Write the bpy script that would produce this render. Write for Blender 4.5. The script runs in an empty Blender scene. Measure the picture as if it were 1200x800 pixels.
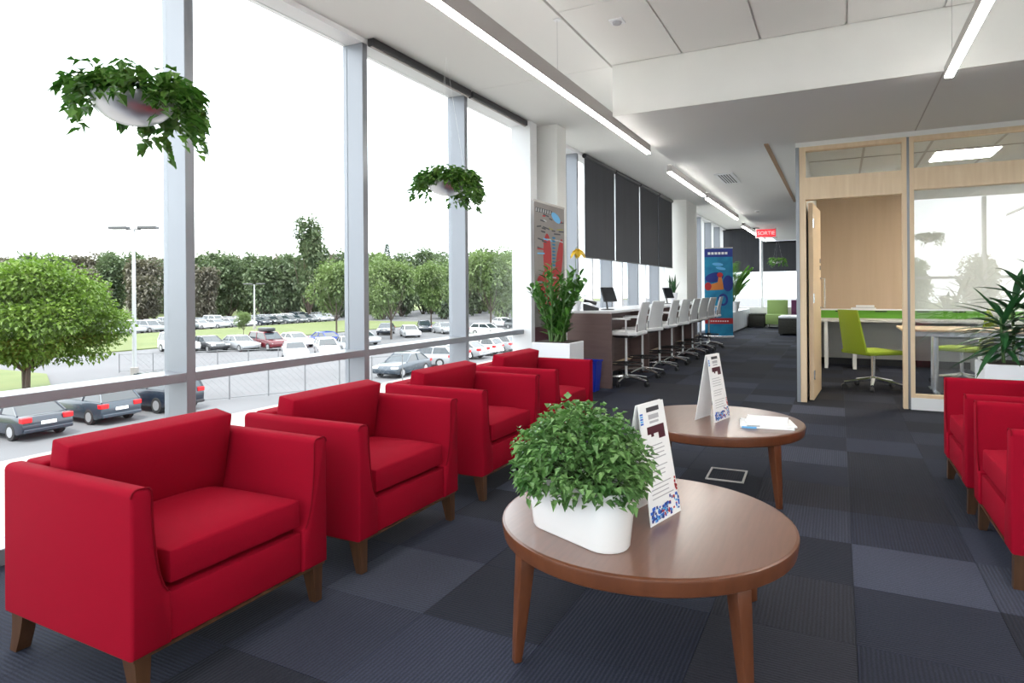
import bpy, bmesh, math, random
from mathutils import Vector, Matrix
PI = math.pi
R = math.radians
scene = bpy.context.scene
COL = scene.collection

# ------------------------------------------------------------------ camera
FPX, YAW, ROLL, CAM_Z, CY = 745.0, R(27.2), R(0.43), 1.2, 341.0
cd = bpy.data.cameras.new('camera')
cam = bpy.data.objects.new('camera', cd)
COL.objects.link(cam)
rh = Vector((math.cos(YAW), math.sin(YAW), 0)); fw = Vector((-math.sin(YAW), math.cos(YAW), 0)); zz = Vector((0, 0, 1))
rr = rh * math.cos(ROLL) - zz * math.sin(ROLL)
uu = zz * math.cos(ROLL) + rh * math.sin(ROLL)
M = Matrix((rr, uu, -fw)).transposed().to_4x4()
M.translation = Vector((0, 0, CAM_Z))
cam.matrix_world = M
cd.sensor_width = 36.0
cd.lens = FPX * 36.0 / 1200.0
cd.shift_y = -(400.0 - CY) / 1200.0
cd.clip_start = 0.05; cd.clip_end = 2000
scene.camera = cam

# ------------------------------------------------------------------ world, sun, exposure
SKY = 2.4
world = bpy.data.worlds.new('sky'); scene.world = world
world.use_nodes = True
nt = world.node_tree; nt.nodes.clear()
out = nt.nodes.new('ShaderNodeOutputWorld'); bg = nt.nodes.new('ShaderNodeBackground')
tc = nt.nodes.new('ShaderNodeTexCoord'); nz = nt.nodes.new('ShaderNodeTexNoise'); rp = nt.nodes.new('ShaderNodeValToRGB')
nz.inputs['Scale'].default_value = 2.2; nz.inputs['Detail'].default_value = 4
rp.color_ramp.elements[0].position = 0.38; rp.color_ramp.elements[0].color = (0.80, 0.90, 1.0, 1)
rp.color_ramp.elements[1].position = 0.62; rp.color_ramp.elements[1].color = (1.0, 1.0, 1.0, 1)
nt.links.new(tc.outputs['Generated'], nz.inputs['Vector']); nt.links.new(nz.outputs['Fac'], rp.inputs['Fac'])
nt.links.new(rp.outputs['Color'], bg.inputs['Color']); bg.inputs['Strength'].default_value = SKY
nt.links.new(bg.outputs['Background'], out.inputs['Surface'])
sl = bpy.data.lights.new('sun', 'SUN'); sl.energy = 2.4; sl.angle = R(6); sl.color = (1.0, 0.96, 0.88)
sun = bpy.data.objects.new('sun', sl); COL.objects.link(sun)
sun.rotation_euler = Vector((-0.2, 0.48, -0.95)).to_track_quat('-Z', 'Y').to_euler()
vs = scene.view_settings
vs.view_transform = 'Standard'; vs.look = 'None'; vs.gamma = 1.0; vs.exposure = 1.0; vs.use_curve_mapping = False
LAMP = 22.0          # radiance of the fluorescent lenses

# ------------------------------------------------------------------ helpers
class MB:
    """collects polygons, then links them as one mesh object"""
    def __init__(s): s.v = []; s.f = []; s.m = []
    def add(s, vs_, fs, mi=0):
        o = len(s.v); s.v += [tuple(p) for p in vs_]
        for f in fs: s.f.append(tuple(i + o for i in f)); s.m.append(mi)
        return s
    def box(s, x0, x1, y0, y1, z0, z1, mi=0, mat=None):
        p = [Vector((x, y, z)) for z in (z0, z1) for y in (y0, y1) for x in (x0, x1)]
        if mat is not None: p = [mat @ q for q in p]
        return s.add(p, [(0, 2, 3, 1), (4, 5, 7, 6), (0, 1, 5, 4), (1, 3, 7, 5), (3, 2, 6, 7), (2, 0, 4, 6)], mi)
    def frustum(s, c0, sx0, sy0, c1, sx1, sy1, mi=0):
        p = []
        for c, a, b in ((c0, sx0, sy0), (c1, sx1, sy1)):
            for dy in (-1, 1):
                for dx in (-1, 1): p.append((c[0] + dx * a / 2, c[1] + dy * b / 2, c[2]))
        return s.add(p, [(0, 2, 3, 1), (4, 5, 7, 6), (0, 1, 5, 4), (1, 3, 7, 5), (3, 2, 6, 7), (2, 0, 4, 6)], mi)
    def prism(s, poly, a0, a1, axis='y', mi=0):
        """poly: list of 2-D points, extruded along the axis between a0 and a1"""
        n = len(poly)
        def P(q, a):
            return {'x': (a, q[0], q[1]), 'y': (q[0], a, q[1]), 'z': (q[0], q[1], a)}[axis]
        vs_ = [P(q, a0) for q in poly] + [P(q, a1) for q in poly]
        fs = [tuple(range(n))[::-1], tuple(range(n, 2 * n))] + [(i, (i + 1) % n, n + (i + 1) % n, n + i) for i in range(n)]
        return s.add(vs_, fs, mi)
    def tube(s, pts, rad, n=8, mi=0, cap=True):
        pts = [Vector(p) for p in pts]
        if not hasattr(rad, '__len__'): rad = [rad] * len(pts)
        vs_, fs = [], []
        t0 = (pts[1] - pts[0]).normalized()
        a = t0.orthogonal().normalized()
        for i, p in enumerate(pts):
            t = (pts[min(i + 1, len(pts) - 1)] - pts[max(i - 1, 0)]).normalized()
            a = (a - t * a.dot(t)).normalized(); b = t.cross(a)
            for k in range(n):
                w = 2 * PI * k / n
                vs_.append(p + (a * math.cos(w) + b * math.sin(w)) * rad[i])
        for i in range(len(pts) - 1):
            for k in range(n):
                k2 = (k + 1) % n
                fs.append((i * n + k, i * n + k2, (i + 1) * n + k2, (i + 1) * n + k))
        if cap:
            fs.append(tuple(range(n))[::-1]); fs.append(tuple((len(pts) - 1) * n + k for k in range(n)))
        return s.add(vs_, fs, mi)
    def lathe(s, prof, n=24, c=(0, 0, 0), mi=0, sx=1, sy=1):
        vs_, fs = [], []
        for (r, z) in prof:
            for k in range(n):
                w = 2 * PI * k / n
                vs_.append((c[0] + r * math.cos(w) * sx, c[1] + r * math.sin(w) * sy, c[2] + z))
        for i in range(len(prof) - 1):
            for k in range(n):
                k2 = (k + 1) % n
                fs.append((i * n + k, i * n + k2, (i + 1) * n + k2, (i + 1) * n + k))
        if prof[0][0] > 1e-6: fs.append(tuple(range(n))[::-1])
        if prof[-1][0] > 1e-6: fs.append(tuple((len(prof) - 1) * n + k for k in range(n)))
        return s.add(vs_, fs, mi)
    def leaf(s, base, d, L, W, droop=0.0, fold=0.25, mi=0, seg=1):
        d = Vector(d).normalized(); base = Vector(base)
        side = d.cross(Vector((0, 0, 1)))
        side = side.normalized() if side.length > 1e-3 else Vector((1, 0, 0))
        up = side.cross(d).normalized()
        if seg == 1:
            m = base + d * L * 0.45 - up * 0
            tip = base + d * L - Vector((0, 0, 1)) * droop * L
            return s.add([base, m + side * W / 2 + up * W * fold, tip, m - side * W / 2 + up * W * fold], [(0, 1, 2), (0, 2, 3)], mi)
        vs_, fs = [], []
        for i in range(seg + 1):
            t = i / seg
            c = base + d * L * t - Vector((0, 0, 1)) * droop * L * t * t
            w = W * (math.sin(PI * min(1, t * 0.86 + 0.14)) ** 0.8) / 2 if i < seg else 0.001
            vs_ += [c - side * w + up * w * fold * 2, c, c + side * w + up * w * fold * 2]
        for i in range(seg):
            a = i * 3
            fs += [(a, a + 1, a + 4, a + 3), (a + 1, a + 2, a + 5, a + 4)]
        return s.add(vs_, fs, mi)
    def mesh(s, name, mats, smooth=False, bevel=0.0, seg=2, clean=True):
        me = bpy.data.meshes.new(name)
        me.from_pydata(s.v, [], s.f)
        if not isinstance(mats, (list, tuple)): mats = [mats]
        for m in mats: me.materials.append(m)
        if len(mats) > 1: me.polygons.foreach_set('material_index', s.m)
        if bevel > 0 or clean:
            bm = bmesh.new(); bm.from_mesh(me)
            if bevel > 0:
                bmesh.ops.remove_doubles(bm, verts=bm.verts, dist=1e-5)
                bmesh.ops.recalc_face_normals(bm, faces=bm.faces)
                bm.normal_update()
                es = [e for e in bm.edges if len(e.link_faces) == 2 and e.calc_face_angle(0) > R(28)]
                bmesh.ops.bevel(bm, geom=es, offset=bevel, segments=seg, profile=0.5, affect='EDGES', clamp_overlap=True)
            else:
                bmesh.ops.recalc_face_normals(bm, faces=bm.faces)
            bm.to_mesh(me); bm.free()
        if smooth:
            me.polygons.foreach_set('use_smooth', [True] * len(me.polygons))
            if smooth != 'all':
                try: me.set_sharp_from_angle(angle=R(40))
                except Exception: pass
        me.update()
        return me
    def build(s, name, mats, parent=None, **kw):
        o = bpy.data.objects.new(name, s.mesh(name, mats, **kw)); COL.objects.link(o)
        if parent is not None: o.parent = parent
        return o

def tag(o, label=None, cat=None, group=None, kind=None):
    if label: o['label'] = label
    if cat: o['category'] = cat
    if group: o['group'] = group
    if kind: o['kind'] = kind
    return o
def thing(name, label, cat, loc=(0, 0, 0), rz=0.0, group=None):
    o = bpy.data.objects.new(name, None); COL.objects.link(o)
    o.location = loc; o.rotation_euler = (0, 0, rz); o.empty_display_size = 0.1
    return tag(o, label, cat, group)
def struct(o, label=None): return tag(o, label, kind='structure')
def copy_tree(o, parent=None):
    c = o.copy(); COL.objects.link(c); c.parent = parent
    for ch in [x for x in o.children]: copy_tree(ch, c)
    return c
def BX(name, m, parent, x0, x1, y0, y1, z0, z1, bevel=0.0, **kw):
    return MB().box(x0, x1, y0, y1, z0, z1).build(name, m, parent, bevel=bevel, **kw)
ORD = ['first', 'second', 'third', 'fourth', 'fifth', 'sixth', 'seventh', 'eighth', 'ninth', 'tenth', 'eleventh', 'twelfth',
       'thirteenth', 'fourteenth', 'fifteenth', 'sixteenth', 'seventeenth', 'eighteenth', 'nineteenth', 'twentieth',
       'twenty-first', 'twenty-second', 'twenty-third', 'twenty-fourth', 'twenty-fifth', 'twenty-sixth', 'twenty-seventh', 'twenty-eighth',
       'twenty-ninth', 'thirtieth', 'thirty-first', 'thirty-second', 'thirty-third', 'thirty-fourth', 'thirty-fifth', 'thirty-sixth']

# ------------------------------------------------------------------ materials
MAT = {}
def mat(name, col, rough=0.6, metal=0.0, var=0.0, vscale=8.0, vstretch=(1, 1, 1), bump=0.0, bscale=200.0, spec=0.5, coat=0.0,
        emit=0.0, coatr=0.12, sheen=0.0, col2=None, detail=3.0, transl=0.0):
    m = bpy.data.materials.new(name); m.use_nodes = True; MAT[name] = m
    n = m.node_tree.nodes; L = m.node_tree.links; b = n['Principled BSDF']
    b.inputs['Base Color'].default_value = (*col, 1); b.inputs['Roughness'].default_value = rough
    b.inputs['Metallic'].default_value = metal; b.inputs['Specular IOR Level'].default_value = spec
    b.inputs['Coat Weight'].default_value = coat; b.inputs['Coat Roughness'].default_value = coatr
    b.inputs['Sheen Weight'].default_value = sheen
    if emit > 0:
        b.inputs['Emission Color'].default_value = (*col, 1); b.inputs['Emission Strength'].default_value = emit
    if var > 0 or col2:
        t = n.new('ShaderNodeTexCoord'); mp = n.new('ShaderNodeMapping'); z = n.new('ShaderNodeTexNoise'); r = n.new('ShaderNodeValToRGB')
        mp.inputs['Scale'].default_value = vstretch
        z.inputs['Scale'].default_value = vscale; z.inputs['Detail'].default_value = detail
        c2 = col2 if col2 else tuple(min(1, c * (1 + var)) for c in col)
        c1 = col if col2 else tuple(c * (1 - var) for c in col)
        r.color_ramp.elements[0].position = 0.3; r.color_ramp.elements[1].position = 0.7
        r.color_ramp.elements[0].color = (*c1, 1); r.color_ramp.elements[1].color = (*c2, 1)
        L.new(t.outputs['Object'], mp.inputs['Vector']); L.new(mp.outputs['Vector'], z.inputs['Vector'])
        L.new(z.outputs['Fac'], r.inputs['Fac']); L.new(r.outputs['Color'], b.inputs['Base Color'])
    if bump > 0:
        t2 = n.new('ShaderNodeTexCoord'); z2 = n.new('ShaderNodeTexNoise'); bp = n.new('ShaderNodeBump')
        z2.inputs['Scale'].default_value = bscale; z2.inputs['Detail'].default_value = 2
        bp.inputs['Strength'].default_value = bump; bp.inputs['Distance'].default_value = 0.002
        L.new(t2.outputs['Object'], z2.inputs['Vector']); L.new(z2.outputs['Fac'], bp.inputs['Height']); L.new(bp.outputs['Normal'], b.inputs['Normal'])
    if transl > 0:
        tr = n.new('ShaderNodeBsdfTranslucent'); mx = n.new('ShaderNodeMixShader'); o = n['Material Output']
        tr.inputs['Color'].default_value = (min(1, col[0] * 1.6), min(1, col[1] * 1.6), col[2], 1)
        mx.inputs['Fac'].default_value = transl
        L.new(b.outputs['BSDF'], mx.inputs[1]); L.new(tr.outputs['BSDF'], mx.inputs[2]); L.new(mx.outputs['Shader'], o.inputs['Surface'])
    return m
def glassmat(name, tint=(0.97, 0.985, 0.98), f0=0.04, rough=0.0):
    m = bpy.data.materials.new(name); m.use_nodes = True; MAT[name] = m
    n = m.node_tree.nodes; L = m.node_tree.links; n.remove(n['Principled BSDF']); o = n['Material Output']
    tr = n.new('ShaderNodeBsdfTransparent'); gl = n.new('ShaderNodeBsdfGlossy'); lw = n.new('ShaderNodeLayerWeight'); mx = n.new('ShaderNodeMixShader')
    pw = n.new('ShaderNodeMath'); pw.operation = 'POWER'; pw.inputs[1].default_value = 5.0
    mr = n.new('ShaderNodeMapRange'); mr.inputs['To Min'].default_value = f0; mr.inputs['To Max'].default_value = 1.0
    lw.inputs['Blend'].default_value = 0.5
    tr.inputs['Color'].default_value = (*tint, 1); gl.inputs['Roughness'].default_value = rough
    L.new(lw.outputs['Facing'], pw.inputs[0]); L.new(pw.outputs[0], mr.inputs['Value']); L.new(mr.outputs[0], mx.inputs['Fac'])
    L.new(tr.outputs['BSDF'], mx.inputs[1]); L.new(gl.outputs['BSDF'], mx.inputs[2])
    L.new(mx.outputs['Shader'], o.inputs['Surface'])
    return m
mat('plaster', (0.80, 0.80, 0.78), 0.9, var=0.02, vscale=3)
mat('ceiling_white', (0.80, 0.80, 0.78), 0.95, bump=0.15, bscale=350)
mat('ceiling_panel', (0.82, 0.815, 0.79), 0.95, bump=0.25, bscale=300)
mat('ceiling_grey', (0.80, 0.80, 0.79), 0.95, bump=0.15, bscale=300)
mat('slab', (0.03, 0.03, 0.035), 0.9)
mat('aluminium', (0.27, 0.285, 0.315), 0.38, metal=0.4, var=0.03, vscale=5, vstretch=(1, 1, 0.2))
mat('white_metal', (0.82, 0.83, 0.85), 0.4)
mat('chrome', (0.72, 0.73, 0.75), 0.22, metal=0.9)
mat('lamp_body', (0.46, 0.43, 0.42), 0.5, metal=0.2)
mat('lens', (1.0, 0.97, 0.90), 0.5, emit=LAMP)
mat('uplight_fill', (1.0, 0.97, 0.92), 0.5, emit=LAMP * 0.16)  # glow added above the pendants to brighten the ceiling
mat('panel_lens', (1.0, 0.93, 0.78), 0.5, emit=22.0)
mat('shade_fabric', (0.045, 0.047, 0.056), 0.85, bump=0.3, bscale=600, var=0.08, vscale=2, vstretch=(8, 8, 0.3))
mat('red_fabric', (0.262, 0.0025, 0.0155), 0.85, spec=0.08, sheen=0.0, bump=0.35, bscale=900, var=0.07, vscale=500, detail=1)
mat('red_piping', (0.17, 0.002, 0.009), 0.85, spec=0.08)
mat('walnut', (0.05, 0.021, 0.009), 0.4, col2=(0.085, 0.038, 0.017), vscale=6, vstretch=(6, 6, 0.6))
mat('table_wood', (0.135, 0.058, 0.035), 0.32, spec=0.7, col2=(0.168, 0.075, 0.047), vscale=5, vstretch=(14, 1.0, 3), detail=5, coat=0.6, coatr=0.2)
mat('table_edge', (0.095, 0.029, 0.011), 0.36, col2=(0.13, 0.042, 0.017), vscale=7, vstretch=(3, 3, .7), detail=4, coat=0.2)
mat('white_pot', (0.86, 0.86, 0.86), 0.25)
mat('soil', (0.03, 0.02, 0.014), 0.95)
mat('leaf_fern', (0.05, 0.15, 0.035), 0.4, col2=(0.21, 0.36, 0.12), vscale=12, transl=0.2)
mat('leaf_dark', (0.012, 0.055, 0.02), 0.35, col2=(0.03, 0.12, 0.035), vscale=9, transl=0.1)
mat('leaf_zz', (0.025, 0.10, 0.016), 0.3, col2=(0.10, 0.26, 0.04), vscale=10, transl=0.15)
mat('leaf_ivy', (0.025, 0.10, 0.015), 0.4, col2=(0.15, 0.27, 0.05), vscale=14, transl=0.3)
mat('leaf_palm', (0.06, 0.17, 0.03), 0.4, col2=(0.15, 0.30, 0.06), vscale=5, transl=0.3)
mat('stem_green', (0.06, 0.13, 0.03), 0.6)
mat('maple', (0.70, 0.52, 0.34), 0.45, col2=(0.78, 0.61, 0.42), vscale=5, vstretch=(5, 5, 0.4), detail=4)
mat('maple_wall', (0.50, 0.37, 0.265), 0.55, col2=(0.56, 0.42, 0.31), vscale=2.5, vstretch=(3, 3, 0.25), detail=4)
mat('maple_dark', (0.36, 0.22, 0.12), 0.5)
mat('office_white', (0.66, 0.66, 0.64), 0.8)
mat('green_panel', (0.16, 0.46, 0.03), 0.5)
mat('green_fabric', (0.30, 0.42, 0.02), 0.6, bump=0.3, bscale=500)
mat('counter_brown', (0.145, 0.095, 0.09), 0.5, var=0.12, vscale=3, vstretch=(1, 1, 8))
mat('counter_top', (0.66, 0.66, 0.68), 0.4)
mat('mesh_white', (0.80, 0.80, 0.82), 0.6)
mat('black_plastic', (0.02, 0.02, 0.023), 0.4)
mat('dark_screen', (0.012, 0.014, 0.02), 0.2)
mat('blue_plastic', (0.006, 0.03, 0.42), 0.35)
mat('planter_white', (0.80, 0.82, 0.87), 0.4)
mat('planter_grey', (0.30, 0.30, 0.31), 0.5)
mat('bowl_metal', (0.55, 0.55, 0.58), 0.3, metal=0.7)
mat('nylon', (0.85, 0.85, 0.85), 0.5)
mat('paper', (0.84, 0.84, 0.85), 0.6)
mat('ink', (0.05, 0.05, 0.06), 0.6)
mat('ink_grey', (0.42, 0.42, 0.45), 0.6)
mat('ink_maroon', (0.07, 0.008, 0.02), 0.6)
mat('ink_blue', (0.02, 0.12, 0.55), 0.6)
mat('ink_navy', (0.015, 0.03, 0.22), 0.6)
mat('ink_sky', (0.12, 0.42, 0.75), 0.6)
mat('ink_red', (0.42, 0.015, 0.02), 0.6)
mat('ink_orange', (0.62, 0.20, 0.04), 0.6)
mat('ink_teal', (0.005, 0.14, 0.30), 0.6, col2=(0.01, 0.26, 0.44), vscale=4)
mat('ink_olive', (0.28, 0.27, 0.08), 0.6)
mat('banner_grey', (0.26, 0.235, 0.23), 0.7, var=0.1, vscale=3)
mat('exit_red', (0.85, 0.05, 0.07), 0.5, emit=0.35)
mat('exit_letter', (1.0, 0.55, 0.55), 0.5, emit=0.5)
mat('sofa_dark', (0.03, 0.03, 0.025), 0.8, var=0.5, vscale=40, detail=0)
mat('sofa_green', (0.25, 0.36, 0.12), 0.8)
mat('sofa_plum', (0.10, 0.02, 0.07), 0.8)
mat('sofa_mauve', (0.36, 0.16, 0.30), 0.8)
mat('yellow_petal', (0.72, 0.47, 0.02), 0.5)
glassmat('window_glass', f0=0.012)
glassmat('office_glass', tint=(0.91, 0.94, 0.97), f0=0.12)
# outdoors
mat('asphalt', (0.112, 0.112, 0.12), 0.95, var=0.10, vscale=0.25, detail=6)
mat('pavement', (0.26, 0.245, 0.23), 0.95, var=0.08, vscale=0.4)
mat('lawn', (0.085, 0.112, 0.032), 0.95, col2=(0.12, 0.14, 0.046), vscale=0.4, detail=6)
mat('paint_line', (0.75, 0.75, 0.75), 0.8)
mat('bark', (0.07, 0.05, 0.04), 0.9)
mat('leaf_maple', (0.07, 0.135, 0.018), 0.5, col2=(0.18, 0.26, 0.045), vscale=1.2, transl=0.35)
mat('leaf_forest', (0.072, 0.108, 0.058), 0.6, col2=(0.13, 0.17, 0.088), vscale=0.25, transl=0.2)
mat('leaf_olive', (0.105, 0.10, 0.08), 0.6, col2=(0.165, 0.15, 0.12), vscale=0.25, transl=0.2)
mat('leaf_light', (0.10, 0.155, 0.058), 0.6, col2=(0.18, 0.24, 0.095), vscale=0.3, transl=0.3)
mat('leaf_conifer', (0.025, 0.06, 0.03), 0.6, col2=(0.05, 0.10, 0.045), vscale=0.4)
mat('pole_metal', (0.38, 0.39, 0.40), 0.5, metal=0.3)
mat('pole_dark', (0.07, 0.07, 0.075), 0.5)
mat('fence_metal', (0.16, 0.165, 0.175), 0.5, metal=0.4)
mat('tyre', (0.015, 0.015, 0.016), 0.8)
mat('rim', (0.5, 0.5, 0.52), 0.3, metal=0.6)
mat('car_glass', (0.02, 0.028, 0.035), 0.08, spec=0.9)
mat('tail_red', (0.55, 0.01, 0.015), 0.25)
mat('head_clear', (0.75, 0.77, 0.8), 0.2)
CARCOL = {'white': (0.6, 0.6, 0.62), 'silver': (0.30, 0.31, 0.33), 'grey': (0.09, 0.10, 0.11), 'black': (0.018, 0.019, 0.022),
          'blue': (0.008, 0.03, 0.28), 'dark blue': (0.012, 0.018, 0.03), 'red': (0.10, 0.008, 0.014), 'slate blue': (0.035, 0.048, 0.065)}
for k, c in CARCOL.items(): mat('paint ' + k, c, 0.25, coat=0.6, metal=0.15 if k in ('silver', 'grey', 'slate blue') else 0.0)

# carpet: five tones, ribbed by a wave bump, a little random tone per tile
def carpetmat(name, col):
    m = bpy.data.materials.new(name); m.use_nodes = True; MAT[name] = m
    n = m.node_tree.nodes; L = m.node_tree.links; b = n['Principled BSDF']; b.inputs['Roughness'].default_value = 0.9
    b.inputs['Specular IOR Level'].default_value = 0.35
    t = n.new('ShaderNodeTexCoord'); w = n.new('ShaderNodeTexWave'); w.wave_type = 'BANDS'; w.bands_direction = 'X'
    w.inputs['Scale'].default_value = 22; w.inputs['Distortion'].default_value = 1.5; w.inputs['Detail'].default_value = 2; w.inputs['Detail Scale'].default_value = 3
    z = n.new('ShaderNodeTexNoise'); z.inputs['Scale'].default_value = 160; z.inputs['Detail'].default_value = 2
    oi = n.new('ShaderNodeObjectInfo')
    mr = n.new('ShaderNodeMapRange'); mr.inputs['To Min'].default_value = 0.8; mr.inputs['To Max'].default_value = 1.25
    mw = n.new('ShaderNodeMapRange'); mw.inputs['To Min'].default_value = 0.72; mw.inputs['To Max'].default_value = 1.25
    mz = n.new('ShaderNodeMapRange'); mz.inputs['From Min'].default_value = 0.3; mz.inputs['From Max'].default_value = 0.7; mz.inputs['To Min'].default_value = 0.75; mz.inputs['To Max'].default_value = 1.25
    m1 = n.new('ShaderNodeMath'); m1.operation = 'MULTIPLY'; m2 = n.new('ShaderNodeMath'); m2.operation = 'MULTIPLY'
    vm = n.new('ShaderNodeVectorMath'); vm.operation = 'SCALE'; vm.inputs[0].default_value = col
    L.new(t.outputs['Object'], w.inputs['Vector']); L.new(t.outputs['Object'], z.inputs['Vector'])
    L.new(oi.outputs['Random'], mr.inputs['Value']); L.new(w.outputs['Fac'], mw.inputs['Value']); L.new(z.outputs['Fac'], mz.inputs['Value'])
    L.new(mr.outputs[0], m1.inputs[0]); L.new(mw.outputs[0], m1.inputs[1]); L.new(m1.outputs[0], m2.inputs[0]); L.new(mz.outputs[0], m2.inputs[1])
    L.new(m2.outputs[0], vm.inputs['Scale']); L.new(vm.outputs[0], b.inputs['Base Color'])
    bp = n.new('ShaderNodeBump'); bp.inputs['Strength'].default_value = 0.5; bp.inputs['Distance'].default_value = 0.003
    L.new(w.outputs['Fac'], bp.inputs['Height']); L.new(bp.outputs['Normal'], b.inputs['Normal'])
    return m
CARPET = [carpetmat('carpet_%d' % i, c) for i, c in enumerate(
    [(0.007, 0.009, 0.018), (0.011, 0.014, 0.028), (0.019, 0.023, 0.042), (0.034, 0.039, 0.063), (0.016, 0.017, 0.026)])]

# ================================================================== STRUCTURE
WX = -3.3                      # inner face of the mullions
YB, YF = -2.2, 22.0            # back and far end of the hall
XR = 4.6
# ---- floor with carpet tiles
floor = BX('floor', MAT['slab'], None, -3.62, XR + 0.1, YB - 0.1, YF + 0.1, -0.30, -0.008)
struct(floor, 'floor of dark slate blue carpet tiles')
TS = 0.478
rng = random.Random(5)
tile_mesh = [MB().box(-TS / 2 + .001, TS / 2 - .001, -TS / 2 + .001, TS / 2 - .001, -0.008, 0.0).mesh('carpet_tile', m) for m in CARPET]
cells = []
x0t = 0.045 - TS * 7
nx = int((XR - x0t) / TS) + 1
ny0 = int((2.91 - YB) / TS)
for i in range(nx):
    for j in range(-ny0, int((YF - 2.91) / TS)):
        cx, cyy = x0t + (i + .5) * TS, 2.91 + (j + .5) * TS
        if cx + TS / 2 > XR: continue
        p = Vector((cx, cyy, 0)) - Vector((0, 0, CAM_Z)); d = p.dot(fw); u = p.dot(rh)
        seen = d > 0.9 and abs(u / d) * FPX < 640 and FPX * CAM_Z / d + CY < 830
        if cyy > 11.3 and cx > -0.3: continue
        tone = rng.choice([0, 0, 1, 1, 1, 2, 2, 3, 4, 4]); rot = rng.choice([0, PI / 2])
        cells.append((0 if seen else 1, d if seen else 99, cx, cyy, tone, rot))
cells.sort()
rest = MB()
for k, (s_, d, cx, cyy, tone, rot) in enumerate(cells):
    if s_ == 0 and k < 300:
        o = bpy.data.objects.new('carpet_tile', tile_mesh[tone]); COL.objects.link(o)
        o.parent = floor; o.location = (cx, cyy, 0); o.rotation_euler = (0, 0, rot)
    else:
        rest.box(cx - TS / 2 + .001, cx + TS / 2 - .001, cyy - TS / 2 + .001, cyy + TS / 2 - .001, -0.008, 0.0, mi=tone)
o = rest.build('carpet_tile_field', CARPET, floor); o['kind'] = 'stuff'
# narrow filler strip between the tiles and the glass
BX('border_strip', CARPET[0], floor, -3.5, x0t, YB, YF, -0.008, -0.001)

# ---- upper ceiling with panels
ZC, ZD = 3.2, 2.75
YBM = 5.45
ceil = BX('ceiling', MAT['ceiling_white'], None, -3.62, XR + 0.1, YB - 0.1, YF + 0.1, ZC + 0.02, ZC + 0.25)
struct(ceil, 'white upper ceiling with large flat panels')
xs = [-1.79, -1.165, -0.545, 0.066, 0.68, 1.29, 1.9, 2.51, 3.12, 3.73, 4.34, 4.6]
ys = [YBM, 4.22, 2.9, 1.6, 0.3, -1.0, -2.15]
for i in range(len(xs) - 1):
    for j in range(len(ys) - 1):
        BX('ceiling_panel', MAT['ceiling_panel'], ceil, xs[i] + .008, xs[i + 1] - .008, ys[j + 1] + .006, ys[j] - .006, ZC, ZC + 0.03)
# plasterboard strip along the windows
for (a, b) in ((YB, 2.38), (2.385, YBM), (YBM + 0.006, 13.0), (13.006, YF)):
    BX('window_strip_panel', MAT['ceiling_white'], ceil, -3.45, -1.80, a, b, ZC - 0.005, ZC + 0.025)
# ---- dropped ceiling (bulkhead face towards the camera)
drop = struct(BX('ceiling_dropped', MAT['ceiling_grey'], None, -1.78, XR, YBM + 0.02, YF, ZD, ZC + 0.018), 'lowered grey ceiling beyond the white bulkhead')
BX('bulkhead_face', MAT['plaster'], drop, -1.78, XR, YBM, YBM + 0.019, ZD - 0.002, ZC - 0.001)
BX('joint_strip', MAT['lamp_body'], drop, 0.675, 0.685, YBM + 0.02, 7.38, ZD - 0.003, ZD)
BX('reveal_strip', MAT['maple_dark'], drop, -0.70, -0.655, 7.27, 12.3, ZD - 0.012, ZD)

# ---- left curtain wall
wl = BX('wall_left', MAT['aluminium'], None, -3.6, -3.50, YB, YF, -0.6, 0.0); struct(wl, 'glazed curtain wall with aluminium mullions')
BX('head_rail', MAT['white_metal'], wl, -3.50, -3.30, YB, YF, 3.155, 3.2)
BX('sill_rail', MAT['aluminium'], wl, -3.50, WX, YB, 6.95, 0.0, 0.075, bevel=0.004)
BX('sill_rail', MAT['aluminium'], wl, -3.50, WX, 7.3, YF, 0.0, 0.075, bevel=0.004)
PITCH = 1.5235
mull_y = [2.397 + PITCH * k for k in range(-2, 13)]
mull_y = [y for y in mull_y if y < YF - 0.3]
def mullion(y, w=0.058):
    m = MB().box(-3.50, WX, y - w / 2, y + w / 2, 0.075, 3.155).build('mullion', MAT['aluminium'], wl, bevel=0.003)
    return m
edges = []
for y in mull_y:
    mullion(y); edges.append(y)
edges = [YB + 0.02] + edges + [YF - 0.02]
for k in range(len(edges) - 1):
    a, b = edges[k] + 0.029, edges[k + 1] - 0.029
    tall = edges[k] > 7.5
    w = struct(BX('window_%d' % (k + 1), MAT['window_glass'], None, -3.462, -3.452, a, b, 0.075, 3.155), '%s clear window bay of the left curtain wall, counted from behind the viewer' % ORD[k])
    if edges[k] < 6.8: BX('transom', MAT['aluminium'], w, -3.49, WX, a, b, 0.697, 0.749, bevel=0.003)
    else: BX('transom', MAT['white_metal'], w, -3.49, -3.40, a, b, 0.86, 0.91)
    if tall:     # slimmer secondary mullion in the far bays
        BX('mullion', MAT['white_metal'], w, -3.50, -3.36, (a + b) / 2 - .03, (a + b) / 2 + .03, 0.075, 3.155)
# columns
c = struct(BX('column_near', MAT['plaster'], None, -3.449, -2.98, 7.0, 7.28, 0, 3.193), 'white column beside the windows'); 
c = struct(BX('column_far', MAT['plaster'], None, -3.449, -2.98, 14.25, 15.4, 0, 3.193), 'white column past the dark window shades')
c = struct(BX('column_jamb', MAT['white_metal'], None, -3.449, -3.2, 6.72, 6.90, 0, 3.193), 'white window jamb before the column')

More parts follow.
